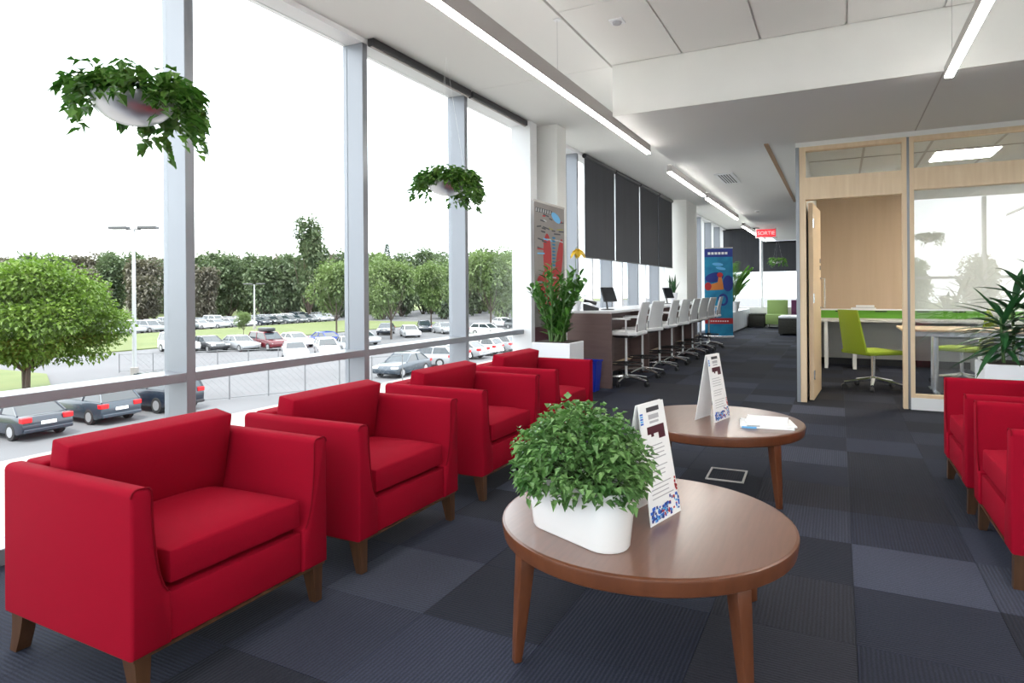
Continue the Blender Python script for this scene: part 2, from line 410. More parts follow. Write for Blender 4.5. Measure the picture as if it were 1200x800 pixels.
# ---- far wall
wf = struct(BX('wall_far', MAT['plaster'], None, -3.6, XR, YF, YF + 0.15, 0, 0.62), 'far wall under the end windows')
BX('head_panel', MAT['plaster'], wf, -3.6, XR, YF, YF + 0.15, 3.1, 3.22)
for x in (-3.45, -2.2, -0.95, 0.3): BX('post', MAT['white_metal'], wf, x - 0.035, x + 0.035, YF - 0.02, YF + 0.12, 0.62, 3.1)
BX('wall_panel', MAT['plaster'], wf, 0.4, XR, YF, YF + 0.15, 0.62, 3.1)
for k, (a, b) in enumerate(((-3.415, -2.235), (-2.165, -0.985), (-0.915, 0.265))):
    struct(BX('window_%d' % (40 + k), MAT['window_glass'], None, a, b, YF + 0.05, YF + 0.06, 0.62, 3.1), '%s end window of the hall from the left' % ORD[k])

# ---- walls out of view: right wall, and a glazed wall behind the camera
struct(BX('wall_right', MAT['plaster'], None, XR, XR + 0.15, YB, YF + 0.1, -0.008, ZC + 0.02), 'plain white right wall')
wb = struct(BX('wall_back', MAT['plaster'], None, -3.6, XR + 0.15, YB - 0.15, YB, 0, 0.7), 'glazed wall behind the seating')
BX('rail', MAT['aluminium'], wb, -3.5, XR, YB - 0.12, YB, 1.40, 1.46)
for k in range(6):
    x = -3.55 + k * 1.6
    BX('mullion', MAT['aluminium'], wb, x - .035, x + .035, YB - 0.15, YB, 0.7, ZC)
for k in range(5):
    x = -3.55 + k * 1.6
    struct(BX('window_%d' % (50 + k), MAT['window_glass'], None, x + .035, x + 1.565, YB - 0.14, YB - 0.13, 0.7, ZC), '%s window of the back wall' % ORD[k])

# ---- office partition
YP = 7.4
PT = 0.10                       # depth of the frame
XL = -0.40
part = struct(BX('wall_partition', MAT['plaster'], None, XL, XR, YP, YP + PT, 2.70, ZD), 'maple framed glass partition of the small office')
def fr(x0, x1, z0, z1, m='maple', d=0.0): return BX('frame_member', MAT[m], part, x0, x1, YP - d, YP + PT, z0, z1, bevel=0.002)
BX('end_trim', MAT['aluminium'], part, XL, XL + 0.035, YP - 0.005, YP + PT + 0.02, 0.0, 2.70)
fr(XL + 0.035, XL + 0.095, 0.0, 2.70)             # left jamb
fr(0.567, 0.607, 0.0, 2.70); fr(0.630, 0.668, 0.0, 2.70)
BX('reveal', MAT['aluminium'], part, 0.607, 0.630, YP + 0.02, YP + PT, 0.0, 2.70)
fr(XL + 0.095, 0.567, 2.655, 2.70); fr(XL + 0.095, 0.567, 2.14, 2.375)
fr(0.668, 3.0, 2.655, 2.70); fr(0.668, 3.0, 2.172, 2.385); fr(0.668, 3.0, 0.118, 0.148)
fr(3.0, 3.05, 0, 2.70)
BX('base_board', MAT['white_metal'], part, 0.63, 3.05, YP - 0.01, YP + PT, 0.0, 0.117)
BX('wall_panel', MAT['office_white'], part, 3.05, XR, YP, YP + PT, 0, 2.70)
struct(BX('window_20', MAT['office_glass'], None, XL + 0.096, 0.566, YP + .045, YP + .053, 2.376, 2.654), 'small clerestory pane above the office door')
struct(BX('window_21', MAT['office_glass'], None, 0.669, 2.999, YP + .045, YP + .053, 2.386, 2.654), 'wide clerestory pane right of the office door')
struct(BX('window_22', MAT['office_glass'], None, 0.669, 2.999, YP + .045, YP + .053, 0.149, 2.171), 'large reflecting glass pane of the office')
# office shell
YO = 11.4
wo = struct(BX('wall_office', MAT['maple_wall'], None, XL, 0.95, YO, YO + 0.1, 0.86, 2.70), 'maple panelled back wall of the office')
BX('lower_wall', MAT['office_white'], wo, XL, XR, YO, YO + 0.1, 0, 0.86)
BX('side_panel', MAT['office_white'], wo, 0.952, XR, YO, YO + 0.1, 0.86, 2.70)
BX('kick_board', MAT['black_plastic'], wo, XL + .1, 3.4, YO - 0.012, YO, 0, 0.10)
ws = struct(BX('wall_office_left', MAT['office_white'], None, XL, XL + 0.09, YP + PT + 0.02, YO, 0, ZD - .001), 'side wall of the office along the corridor')
ws = struct(BX('wall_office_right', MAT['office_white'], None, 3.4, 3.5, YP + PT, YO, 0, ZD - .001), 'right side wall of the office')
oc = struct(BX('ceiling_office', MAT['ceiling_grey'], None, XL + .09, 3.4, YP + PT, YO, 2.70, 2.745), 'grey tiled office ceiling')
for x in (0.25, 0.86, 1.47, 2.08, 2.69): BX('ceiling_rail', MAT['lamp_body'], oc, x - .012, x + .012, YP + PT, YO, 2.694, 2.70)
for y in (8.3, 9.52, 10.74): BX('ceiling_rail', MAT['lamp_body'], oc, XL + .1, 3.4, y - .012, y + .012, 2.693, 2.699)
# door leaf, open inwards about ninety degrees
door = thing('door_1', None, None, (-0.285, 7.515, 0), R(86.5)); struct(door, 'open maple office door with bar handle')
BX('leaf', MAT['maple'], door, 0.0, 0.86, -0.045, 0.0, 0.012, 2.12, bevel=0.002)
for z in (0.28, 1.1, 1.9): MB().box(-0.014, 0.03, -0.055, -0.0455, z - .05, z + .05).build('hinge', MAT['chrome'], door)
h = MB().tube([(0.75, -0.046, 0.98), (0.75, -0.09, 0.98), (0.75, -0.09, 1.32), (0.75, -0.046, 1.32)], 0.011, 8).build('handle', MAT['chrome'], door, smooth=True)
BX('lock_plate', MAT['black_plastic'], door, 0.73, 0.79, -0.05, -0.0455, 1.42, 1.47); BX('lock_plate', MAT['black_plastic'], door, 0.73, 0.79, -0.05, -0.0455, 1.50, 1.55)

# ================================================================== OUTDOORS (large)
ZG = -4.3
gr = struct(BX('ground_outside', MAT['asphalt'], None, -420, 160, -260, 420, ZG - 0.3, ZG), 'pale asphalt parking lot outside')
struct(MB().box(-85, -61, -60, 95, ZG, ZG + 0.10).build('ground_grass', MAT['lawn'], None), 'grass strip between the parking rows')
struct(MB().prism([(-33, -20), (-33, 17.0), (-48, 24), (-58, 24), (-58, -20)][::-1], ZG, ZG + 0.12, 'z').build('ground_grass_near', MAT['lawn'], None), 'near grass island with maple tree')
struct(MB().box(-3.7, 20, -60, -2.6, ZG, ZG + 0.10).build('ground_bounce', MAT['pavement'], None), 'unseen pale ground added behind the building to bounce light indoors')  # pale slab added out of view to throw light up to the ceiling
struct(MB().box(-24.2, -3.8, -20, 90, ZG, ZG + 0.10).build('ground_pavement', MAT['pavement'], None), 'pale paved strip below the windows')
struct(MB().box(-42, -36.5, 66, 125, ZG, ZG + 0.10).build('ground_grass_right', MAT['lawn'], None), 'grass island among right hand parking rows')
struct(MB().box(-60, 120, -260, -75, ZG, ZG + 0.10).build('ground_lawn_back', MAT['lawn'], None), 'lawn on the far side of the building')
struct(MB().box(-420, -112, -160, 420, ZG, ZG + 0.10).build('ground_meadow', MAT['lawn'], None), 'grass under the distant trees')

# ================================================================== ARMCHAIRS
def make_armchair():
    t = thing('armchair', 'red armchair', 'armchair')
    D, W, H, ZB = 0.35, 0.39, 0.635, 0.145
    for s in (-1, 1):
        out_, inn, r1 = W, W - .064, .022
        prof = [(out_, ZB)]
        for k in range(5):
            q = k / 4 * PI / 2; prof.append((out_ - r1 + r1 * math.cos(q), H - r1 + r1 * math.sin(q)))
        for k in range(1, 5):
            q = PI / 2 + k / 4 * PI / 2; prof.append((inn + r1 + r1 * math.cos(q), H - r1 + r1 * math.sin(q)))
        for k in range(1, 9):
            q = k / 8
            prof.append((inn - .060 * (1 - math.cos(q * PI / 2)), H - r1 - (H - r1 - .30) * math.sin(q * PI / 2)))
        prof.append((inn - .060, ZB))
        nP = len(prof)
        def ring(off):
            res = []
            for k in range(nP):
                p0, p1, p2 = Vector(prof[k - 1]), Vector(prof[k]), Vector(prof[(k + 1) % nP])
                e1, e2 = (p1 - p0).normalized(), (p2 - p1).normalized()
                n_ = Vector((-e1.y - e2.y, e1.x + e2.x))
                n_ = n_.normalized() if n_.length > 1e-6 else Vector((0, 0))
                q = p1 + n_ * off; res.append((s * q.x, q.y))
            return res
        am = MB(); vs_ = []
        rows = [(-D, .010), (-D + .004, .003), (-D + .012, 0), (D - .012, 0), (D - .004, .003), (D, .010)]
        for x_, off in rows: vs_ += [(x_, y_, z_) for y_, z_ in ring(off)]
        fs = [(i * nP + k, i * nP + (k + 1) % nP, (i + 1) * nP + (k + 1) % nP, (i + 1) * nP + k) for i in range(len(rows) - 1) for k in range(nP)]
        fs += [tuple(range(nP))[::-1], tuple((len(rows) - 1) * nP + k for k in range(nP))]
        arm = am.add(vs_, fs).build('arm', MAT['red_fabric'], t, smooth=True)
        prof = [(s * y_, z_) for y_, z_ in prof]
        pp = MB()
        pp.tube([(D - .0035, s * y, z) for (y, z) in [(abs(a) , b) for a, b in prof[1:17]]], 0.003, 6)
        pp.build('piping', MAT['red_piping'], arm)
    BX('back', MAT['red_fabric'], t, -D, -D + .11, -W + .064, W - .064, ZB, H, bevel=0.014, seg=3, smooth=True)
    BX('seat_base', MAT['red_fabric'], t, -D + .111, D - .012, -W + .125, W - .125, ZB, 0.293, bevel=0.006, smooth=True)
    # seat cushion, crowned
    def cushion(name, L, Wd, H_, loc, rot, crown, bev=0.022):
        nx_, ny_ = 10, 10
        m = MB(); vs_ = []
        for side in (0, 1):
            for i in range(nx_ + 1):
                for j in range(ny_ + 1):
                    u, v = i / nx_ * 2 - 1, j / ny_ * 2 - 1
                    e = (1 - abs(u) ** 6) * (1 - abs(v) ** 6)
                    b = (1 - u * u) * (1 - v * v)
                    z = (H_ / 2 - bev * (1 - e) * 1.0 + crown * b) * (1 if side else -0.9)
                    inset = 0.0
                    vs_.append((u * (L / 2 - inset), v * (Wd / 2 - inset), z))
        K = (nx_ + 1) * (ny_ + 1); fs = []
        for side in (0, 1):
            for i in range(nx_):
                for j in range(ny_):
                    a = side * K + i * (ny_ + 1) + j
                    q = (a, a + ny_ + 1, a + ny_ + 2, a + 1)
                    fs.append(q if side else q[::-1])
        ring = [i * (ny_ + 1) for i in range(nx_ + 1)] + [nx_ * (ny_ + 1) + j for j in range(1, ny_ + 1)] + \
               [i * (ny_ + 1) + ny_ for i in range(nx_ - 1, -1, -1)] + [j for j in range(ny_ - 1, 0, -1)]
        for k in range(len(ring)):
            a, b = ring[k], ring[(k + 1) % len(ring)]
            fs.append((a, b, K + b, K + a))
        m.add(vs_, fs)
        mm = Matrix.Translation(loc) @ Matrix.Rotation(rot, 4, 'Y')
        m.v = [tuple(mm @ Vector(p)) for p in m.v]
        return m.build(name, MAT['red_fabric'], t, smooth=True, bevel=0.008)
    cushion('seat_cushion', 0.50, 0.525, 0.15, (0.085, 0, 0.36), R(-1.0), 0.012)
    cushion('back_cushion', 0.33, 0.635, 0.15, (-0.175, 0, 0.545), R(-80), 0.008)
    MB().box(-D + .01, D - .008, -W + .008, W - .008, ZB - .009, ZB - .0005).build('plinth', MAT['walnut'], t)
    for sx in (-1, 1):
        for sy in (-1, 1):
            m = MB()
            cx, cy_ = sx * (D - .045), sy * (W - .04)
            if sx > 0: m.frustum((cx + .018, cy_, 0), .032, .034, (cx, cy_, ZB - .0095), .062, .05)
            else:
                n = 6
                for k in range(n):
                    a, b = k / n, (k + 1) / n
                    f = lambda q: (cx - .03 * (1 - q) ** 1.8, cy_, (ZB - .0095) * q)
                    w = lambda q: .038 + .028 * q
                    m.frustum(f(a), w(a), .045, f(b), w(b), .045)
            m.build('leg', MAT['walnut'], t, smooth=True)
    return t
chair0 = make_armchair()
spots = [(-2.15, 1.505, 0, 'red armchair nearest the camera, with its side to the tall windows'),
         (-2.15, 2.475, 0, 'second red armchair from the front in the window row'),
         (-2.15, 3.52, 0, 'third red armchair from the front in the window row'),
         (-2.15, 4.56, 0, 'rearmost red armchair in the window row, before the potted plant'),
         (0.94, 4.47, PI, 'red armchair on the right nearer the office partition'),
         (0.95, 3.525, PI, 'red armchair on the right cut off by the picture edge, nearer the viewer')]
for i, (x, y, rz, lab) in enumerate(spots):
    o = chair0 if i == 0 else copy_tree(chair0)
    o.location = (x, y, 0); o.rotation_euler = (0, 0, rz); tag(o, lab.replace('cut off by the picture edge, ', 'with its near arm '), 'armchair', 'red armchairs')
    if i == 5: o['label'] = 'foremost red armchair of the pair facing the windows'

# ================================================================== COFFEE TABLES
def stadium(L, W, n=10):
    r_ = W / 2; pts = []
    for k in range(n + 1):
        a = -PI / 2 + PI * k / n; pts.append((L / 2 - r_ + r_ * math.cos(a), r_ * math.sin(a)))
    for k in range(n + 1):
        a = PI / 2 + PI * k / n; pts.append((-L / 2 + r_ + r_ * math.cos(a), r_ * math.sin(a)))
    return pts
def loft(m, rings):
    n = len(rings[0][0]); o = len(m.v); vs_ = []
    for pts, z in rings: vs_ += [(x, y, z) for x, y in pts]
    fs = [(i * n + k, i * n + (k + 1) % n, (i + 1) * n + (k + 1) % n, (i + 1) * n + k) for i in range(len(rings) - 1) for k in range(n)]
    fs += [tuple(range(n))[::-1], tuple((len(rings) - 1) * n + k for k in range(n))]
    return m.add(vs_, fs)
def make_table():
    t = thing('coffee_table', 'table', 'coffee table')
    TZ = 0.40
    MB().lathe([(0.0, TZ - .0005), (0.495, TZ), ], 72).build('table_top', MAT['table_wood'], t)
    MB().lathe([(0.495, TZ - .0003), (0.503, TZ - .004), (0.505, TZ - .012), (0.498, TZ - .053), (0.49, TZ - .058), (0.0, TZ - .058)], 72).build('table_edge', MAT['table_edge'], t, smooth=True)
    for k in range(4):
        a = R(-39.5 + 90 * k)
        m = MB(); n = 8; c, s = math.cos(a), math.sin(a)
        lm = Matrix.Rotation(a, 4, 'Z')
        rings = []
        for q in range(7):
            f = q / 6; w_ = .013 + .013 * f ** .8; r_ = .497 - .034 * f
            rings.append(([(r_ - w_, -w_), (r_ + w_, -w_), (r_ + w_, w_), (r_ - w_, w_)], (TZ - .058) * f))
        loft(m, rings)
        m.v = [tuple(lm @ Vector(p)) for p in m.v]
        m.build('leg', MAT['table_edge'], t, smooth=True, bevel=.004)
    return t
tb = make_table(); tb.location = (-0.62, 2.22, 0); tag(tb, 'round brown wooden coffee table in front carrying the leafy white trough', 'coffee table', 'round coffee tables')
t2 = copy_tree(tb); t2.location = (-0.68, 4.07, 0); tag(t2, 'round brown wooden coffee table further back carrying magazines', 'coffee table', 'round coffee tables')

# ---- white trough with a bushy plant
pot = thing('potted_plant', 'bushy green plant in a white oval trough on the front coffee table', 'potted plant', (-0.762, 1.955, 0.40), R(-24))
loft(MB(), [(stadium(.375, .135), 0.001), (stadium(.385, .145), .008), (stadium(.425, .185), .178), (stadium(.428, .188), .185), (stadium(.41, .17), .186), (stadium(.405, .165), .165)]).build('trough', MAT['white_pot'], pot, smooth=True)
loft(MB(), [(stadium(.405, .165), .160), (stadium(.405, .165), .170)]).build('soil', MAT['soil'], pot)
rg = random.Random(11)
m = MB(); st = MB()
for k in range(520):
    # outward stems ending in compound leaves, mound shaped
    th = rg.uniform(0, 2 * PI); ph = math.acos(rg.uniform(-0.18, 1.0)); rad = rg.uniform(0.55, 1.0) ** 0.6
    base = Vector((rg.uniform(-.13, .13), rg.uniform(-.05, .05), .17))
    tip = Vector((math.cos(th) * math.sin(ph) * .235, math.sin(th) * math.sin(ph) * .19, .20 + math.cos(ph) * .225)) * 1.0
    tip = Vector((tip.x * rad, tip.y * rad, .17 + (tip.z - .17) * rad))
    dirn = (tip - base); dirn.z *= 0.6
    if k % 6 == 0: st.tube([base, (base + tip) / 2 + Vector((0, 0, .02)), tip], 0.0018, 4, cap=False)
    dirn.normalize()
    for j in range(6):
        aa = Vector((rg.gauss(0, .75), rg.gauss(0, .75), rg.gauss(-.25, .4))) + dirn * 0.9
        p = tip + Vector((rg.gauss(0, .016), rg.gauss(0, .016), rg.gauss(0, .012)))
        m.leaf(p, aa, rg.uniform(.022, .036), rg.uniform(.018, .028), droop=rg.uniform(.1, .5), fold=.2)
o = m.build('foliage', MAT['leaf_fern'], pot, clean=False); o['kind'] = 'stuff'
st.build('stems', MAT['stem_green'], pot, clean=False)['kind'] = 'stuff'

# ---- A-frame cards
def make_card():
    t = thing('tent_card', 'card', 'sign')
    W, H, Dp = 0.22, 0.40, 0.065       # local: face looks along +X, width along Y
    def sheet(s):
        m = MB()
        a0 = Vector((s * Dp, 0, 0.001)); a1 = Vector((s * .006, 0, H))
        w0, w1 = W / 2, W / 2 - .022
        n = Vector((H, 0, Dp)).normalized(); n.x *= s
        p = [a0 + Vector((0, -w0, 0)), a0 + Vector((0, w0, 0)), a1 + Vector((0, w1, 0)), a1 + Vector((0, -w1, 0))]
        q = [x - n * .0025 for x in p]
        m.add(p + q, [(0, 1, 2, 3), (7, 6, 5, 4), (0, 4, 5, 1), (1, 5, 6, 2), (2, 6, 7, 3), (3, 7, 4, 0)])
        return m, a0, a1, n
    f, a0, a1, n = sheet(1); face = f.build('front_sheet', MAT['paper'], t)
    b, *_ = sheet(-1); b.build('back_sheet', MAT['paper'], t)
    def pr_(u0, u1, v0, v1, mi, mb, lift=.0008):
        P = lambda u, v: a0.lerp(a1, v) + Vector((0, u * (W / 2 - .022 * v), 0)) + n * lift
        mb.add([P(u0, v0), P(u1, v0), P(u1, v1), P(u0, v1)], [(0, 1, 2, 3)], mi)
    mb = MB(); rg2 = random.Random(3)
    pr_(-.45, .55, .925, .965, 0, mb)                  # dark headline bar
    pr_(-.35, .45, .86, .90, 1, mb); pr_(-.3, .4, .825, .845, 1, mb)
    pr_(-.55, .75, .735, .80, 2, mb); pr_(.25, .75, .68, .74, 2, mb); pr_(-.3, -.1, .71, .74, 2, mb)   # maroon emblem
    for k in range(13):
        v = .63 - k * .036
        if k in (4, 8): continue
        pr_(-.72, rg2.uniform(.35, .72), v, v + .009, 1, mb)
    for k in range(90):
        u = rg2.uniform(-.97, .9); v = rg2.uniform(.012, .12 + .05 * (u > .3))
        pr_(u, min(.98, u + rg2.uniform(.06, .16)), v, v + rg2.uniform(.015, .03), rg2.choice([3, 3, 4, 4, 5, 6]), mb, .0009 + k * 1e-5)
    for k in range(8):
        u = rg2.uniform(.75, .9); v = rg2.uniform(.18, .30); pr_(u, u + .1, v, v + .022, 6, mb, .0012)
    for k in range(5):
        v = .86 - k * .02; pr_(-.97, -.75, v + .05, v + .065, 5 if k % 2 else 3, mb)
    mb.build('print', [MAT[x] for x in ('ink', 'ink_grey', 'ink_maroon', 'ink_blue', 'ink_navy', 'ink_sky', 'ink_red')], face, clean=False)
    return t
c0 = make_card(); c0.location = (-0.603, 2.235, 0.4005); c0.rotation_euler = (0, 0, R(-14)); tag(c0, 'white folded information card beside the bushy plant on the front table', 'sign', 'folded table cards')
c1 = copy_tree(c0); c1.location = (-0.70, 4.07, 0.4005); c1.rotation_euler = (0, 0, R(-14)); tag(c1, 'white folded information card on the rear coffee table by the magazines', 'sign', 'folded table cards')
# ---- magazines
def magazine(x, y, z, rz, L, W, T, m2, label):
    t = thing('magazine', label, 'magazine', (x, y, z), rz, 'magazines on the rear table')
    BX('pages', MAT['paper'], t, -L / 2, L / 2, -W / 2, W / 2, 0.001, T - .001)
    BX('cover', MAT['paper'], t, -L / 2, L / 2, -W / 2, W / 2, T - .001, T)
    BX('spine', MAT[m2], t, -L / 2 + .01, L / 2 - .2, -W / 2 - .001, -W / 2, 0.0, T)
magazine(-.385, 4.00, .4003, R(8), .29, .215, .010, 'ink_sky', 'lowest magazine of the small pile, with a blue spine')
magazine(-.375, 4.01, .4105, R(14), .28, .21, .008, 'ink_grey', 'middle magazine of the small pile on the rear table')
magazine(-.385, 4.06, .4188, R(2), .23, .16, .012, 'paper', 'white booklet on top of the magazine pile')

# ---- floor box
fb = thing('floor_box', 'flush metal floor outlet box between the two coffee tables', 'floor box', (-.65, 4.28, 0), R(2))
BX('lid', CARPET[1], fb, -.10, .10, -.12, .12, 0.0005, .004)
for (a, b, c_, d) in ((-.115, .115, -.14, -.128), (-.115, .115, .128, .14)): BX('frame_bar', MAT['lamp_body'], fb, a, b, c_, d, 0.0005, .008)
for (a, b, c_, d) in ((-.115, -.103, -.1275, .1275), (.103, .115, -.1275, .1275)): BX('frame_bar', MAT['lamp_body'], fb, a, b, c_, d, 0.0005, .008)

# ================================================================== PLANTERS
def leaf_strip(base, d, L, W, droop, mname, parent, name='leaf', seg=5):
    return MB().leaf(base, d, L, W, droop=droop, fold=.18, seg=seg).build(name, MAT[mname], parent, smooth='all', clean=False)
# right planter: dark radiating leaves
pl = thing('planter_plant', 'dark green spiky leaved plant in a white box planter by the office glass', 'potted plant', (1.30, 6.05, 0))
BX('planter_box', MAT['planter_white'], pl, -.33, .33, -.20, .20, 0, .625, bevel=.006)
BX('soil', MAT['soil'], pl, -.30, .30, -.17, .17, .622, .63)
rg = random.Random(21)
for k in range(5):
    bx_, by_ = (-.19, -.02, .12, .22, -.1)[k], (-.06, .05, -.07, .06, .08)[k]; hgt = .63 + (.34, .58, .66, .5, .46)[k]
    MB().tube([(bx_, by_, .62), (bx_ * 1.1, by_, hgt)], [.012, .008], 6).build('stem', MAT['stem_green'], pl)
    for j in range(28):
        a = j * 2.4 + k; f = j / 28; z = .72 + (hgt - .72) * f
        el = -.15 + 1.2 * f * f + rg.uniform(-.15, .25)
        d = (math.cos(a) * math.cos(el), math.sin(a) * math.cos(el) * .8, math.sin(el))
        leaf_strip((bx_, by_, z), d, rg.uniform(.28, .46), rg.uniform(.042, .06), rg.uniform(.1, .4), 'leaf_dark', pl)
# left planter: fleshy upright fronds
pz = thing('planter_plant', 'glossy green upright plant in a white box planter before the red banner', 'potted plant', (-2.66, 6.24, 0))
MB().box(-.215, .215, -.2, .2, 0, .66).build('planter_box', MAT['planter_white'], pz, bevel=.005)
BX('soil', MAT['soil'], pz, -.195, .195, -.18, .18, .655, .665)
for k in range(24):
    a = k * 2.4; lean = .07 + .34 * (k / 23) ** 1.2
    L = rg.uniform(.52, .84) if k < 20 else rg.uniform(.6, .75)
    b = Vector((rg.uniform(-.10, .10), rg.uniform(-.1, .1), .66)); d = Vector((math.cos(a) * lean, math.sin(a) * lean, 1)).normalized()
    pts = [b + d * L * q + Vector((math.cos(a), math.sin(a), 0)) * .10 * q * q for q in (0, .33, .66, 1)]
    fr_ = MB().tube(pts, [.011, .009, .007, .003], 6).build('frond', MAT['stem_green'], pz)
    lf = MB()
    for j in range(22):
        q = .12 + .86 * j / 21
        p = b + d * L * q + Vector((math.cos(a), math.sin(a), 0)) * .10 * q * q
        side = Vector((-math.sin(a), math.cos(a), 0)) * (1 if j % 2 else -1)
        side = side * .8 + Vector((rg.gauss(0, .4), rg.gauss(0, .4), .75))
        lf.leaf(p, side, rg.uniform(.10, .14) * (1.1 - .3 * q), .05, droop=.12, fold=.12, seg=3)
    lf.build('leaflets', MAT['leaf_zz'], fr_, clean=False)['kind'] = 'stuff'

# ---- hanging bowls
def hanging(loc, label, rb, squash, seed, trail, mname, bowl_m='bowl_metal', lines=True, top=3.19, side=1):
    t = thing('hanging_planter', label, 'hanging plant', loc, 0)
    prof = [(0.0, -rb * squash)] + [(rb * math.sin(q * PI / 16), -rb * squash * math.cos(q * PI / 16)) for q in range(1, 9)] + [(rb * .95, .0), (rb * .9, -.03), (0, -.03)]
    MB().lathe(prof, 28).build('bowl', MAT[bowl_m], t, smooth=True)
    if lines:
        for k in range(3):
            a = k * 2 * PI / 3 + .4
            MB().tube([(rb * .95 * math.cos(a), rb * .95 * math.sin(a), 0), (0, 0, top - loc[2])], .0009, 4).build('hanging_wire', MAT['nylon'], t)
    rg = random.Random(seed); m = MB()
    for k in range(trail):
        a = rg.uniform(0, 2 * PI)
        L = rg.uniform(.05, .26) + (.10 if math.cos(a - side) > .3 else 0); r0 = rg.uniform(.2, .95) * rb
        p = Vector((math.cos(a) * r0, math.sin(a) * r0, rg.uniform(-.01, .05))); v = Vector((math.cos(a) * .7, math.sin(a) * .7, rg.uniform(.2, 1.0)))
        s_ = 0
        while s_ < L:
            s_ += .02; rr_ = math.hypot(p.x, p.y)
            out_ = rr_ > rb * 1.03
            v += Vector((0, 0, -.35 if out_ else -.12)); v.normalize(); p = p + v * .02
            if not out_ and p.z < .0: p.z = .005
            for j in range(1):
                d = Vector((math.cos(a), math.sin(a), 0)) * .6 + Vector((rg.gauss(0, .7), rg.gauss(0, .7), rg.gauss(-.35, .45)))
                m.leaf(p, d, rg.uniform(.04, .07), rg.uniform(.034, .055), droop=.25, fold=.12)
    m.build('foliage', MAT[mname], t, clean=False)['kind'] = 'stuff'
    return t
hanging((-2.85, 1.79, 2.09), 'large hanging silver bowl of trailing ivy nearest the camera', .17, .72, 7, 140, 'leaf_ivy', side=1.2)
hanging((-2.95, 4.55, 2.13), 'hanging metal bowl of trailing leaves before the third window mullion', .17, .7, 8, 150, 'leaf_ivy', side=.9)
hanging((-1.60, 20.2, 2.04), 'small hanging white bowl with bright green plant near the end windows', .16, .55, 9, 60, 'leaf_palm', 'white_pot', top=2.74)

hanging((1.73, -1.5, 2.3), 'hanging bowl of leaves that only the office glass reflects', .17, .7, 10, 80, 'leaf_ivy')

# ================================================================== LIGHTS
def pendant(x, y0, y1, zb, h, label, wires, w=.06, top=3.2):
    t = thing('pendant_light', label, 'ceiling light', (x, y0, zb), 0, 'linear pendant lights')
    L = y1 - y0
    BX('housing', MAT['lamp_body'], t, -w / 2, w / 2, 0, L, .012, h)
    BX('lens', MAT['lens'], t, -w / 2 + .003, w / 2 - .003, .004, L - .004, 0.0, .0118)
    BX('added_uplight', MAT['uplight_fill'], t, -w / 2 + .006, w / 2 - .006, .01, L - .01, h + .0002, h + .003)  # added strip that lights the ceiling, not a known pendant part
    for q in wires:
        MB().tube([(0, q - y0, h), (0, q - y0, top - zb - .012)], .002, 5).build('hanging_wire', MAT['chrome'], t)
        MB().lathe([(.028, top - zb - .012), (.028, top - zb - .001)], 12, (0, q - y0, 0)).build('ceiling_cup', MAT['white_metal'], t)
    return t
pendant(-1.83, -1.9, 6.83, 2.68, .125, 'long linear pendant light over the window armchairs', (-1.5, 1.2, 4.32, 6.6), w=.05)
pendant(-1.87, 7.95, 10.25, 2.66, .10, 'linear pendant light beyond the bulkhead, above the first stools', (8.3, 9.9), w=.055)
pendant(-1.88, 10.55, 14.0, 2.66, .10, 'linear pendant light above the middle of the stool counter', (10.9, 13.6), w=.055)
pendant(-1.98, 15.7, 20.7, 2.66, .10, 'farthest linear pendant light ending at the end windows', (16.2, 20.2), w=.055)
pendant(0.70, -1.9, 5.40, 2.68, .08, 'thin linear pendant light at the upper right', (-1.5, 1.0, 5.25), w=.055)
pendant(3.2, -1.9, 5.40, 2.68, .08, 'unseen linear lamp added along the right wall to brighten the hall', (-1.5, 1.0, 5.3), w=.055)  # extra lamp out of view, added to lift the room light
ol = thing('ceiling_light', 'warm glowing square ceiling light inside the office', 'ceiling light', (1.25, 8.62, 2.69))
BX('frame', MAT['white_metal'], ol, -.32, .32, -.32, .32, -.004, .0005); BX('diffuser', MAT['panel_lens'], ol, -.29, .29, -.29, .29, -.008, -.0045)
ol2 = copy_tree(ol); ol2.location = (2.45, 10.1, 2.69); tag(ol2, 'glowing square ceiling light deep in the office', 'ceiling light')
# ceiling vent, detectors, sprinkler
cv = thing('ceiling_vent', 'small slotted white air vent in the lowered ceiling', 'vent', (-1.36, 9.25, ZD - .012))
BX('plate', MAT['white_metal'], cv, -.12, .12, -.42, .42, 0, .0115)
for k in range(5): BX('slot', MAT['black_plastic'], cv, -.08 + k * .035, -.065 + k * .035, -.36, .36, -.002, -.0005)
for (x, y, z, lab) in ((-1.45, 4.56, ZC, 'small square smoke detector on a white ceiling panel'), (-1.42, 13.4, ZD, 'small white ceiling detector near the exit sign')):
    sd = thing('ceiling_detector', lab, 'detector', (x, y, z - .03))
    BX('base_plate', MAT['white_metal'], sd, -.05, .05, -.05, .05, .018, .0295); MB().lathe([(.015, 0), (.03, .004), (.035, .0175)], 16).build('sensor', MAT['ink_grey'], sd, smooth=True)
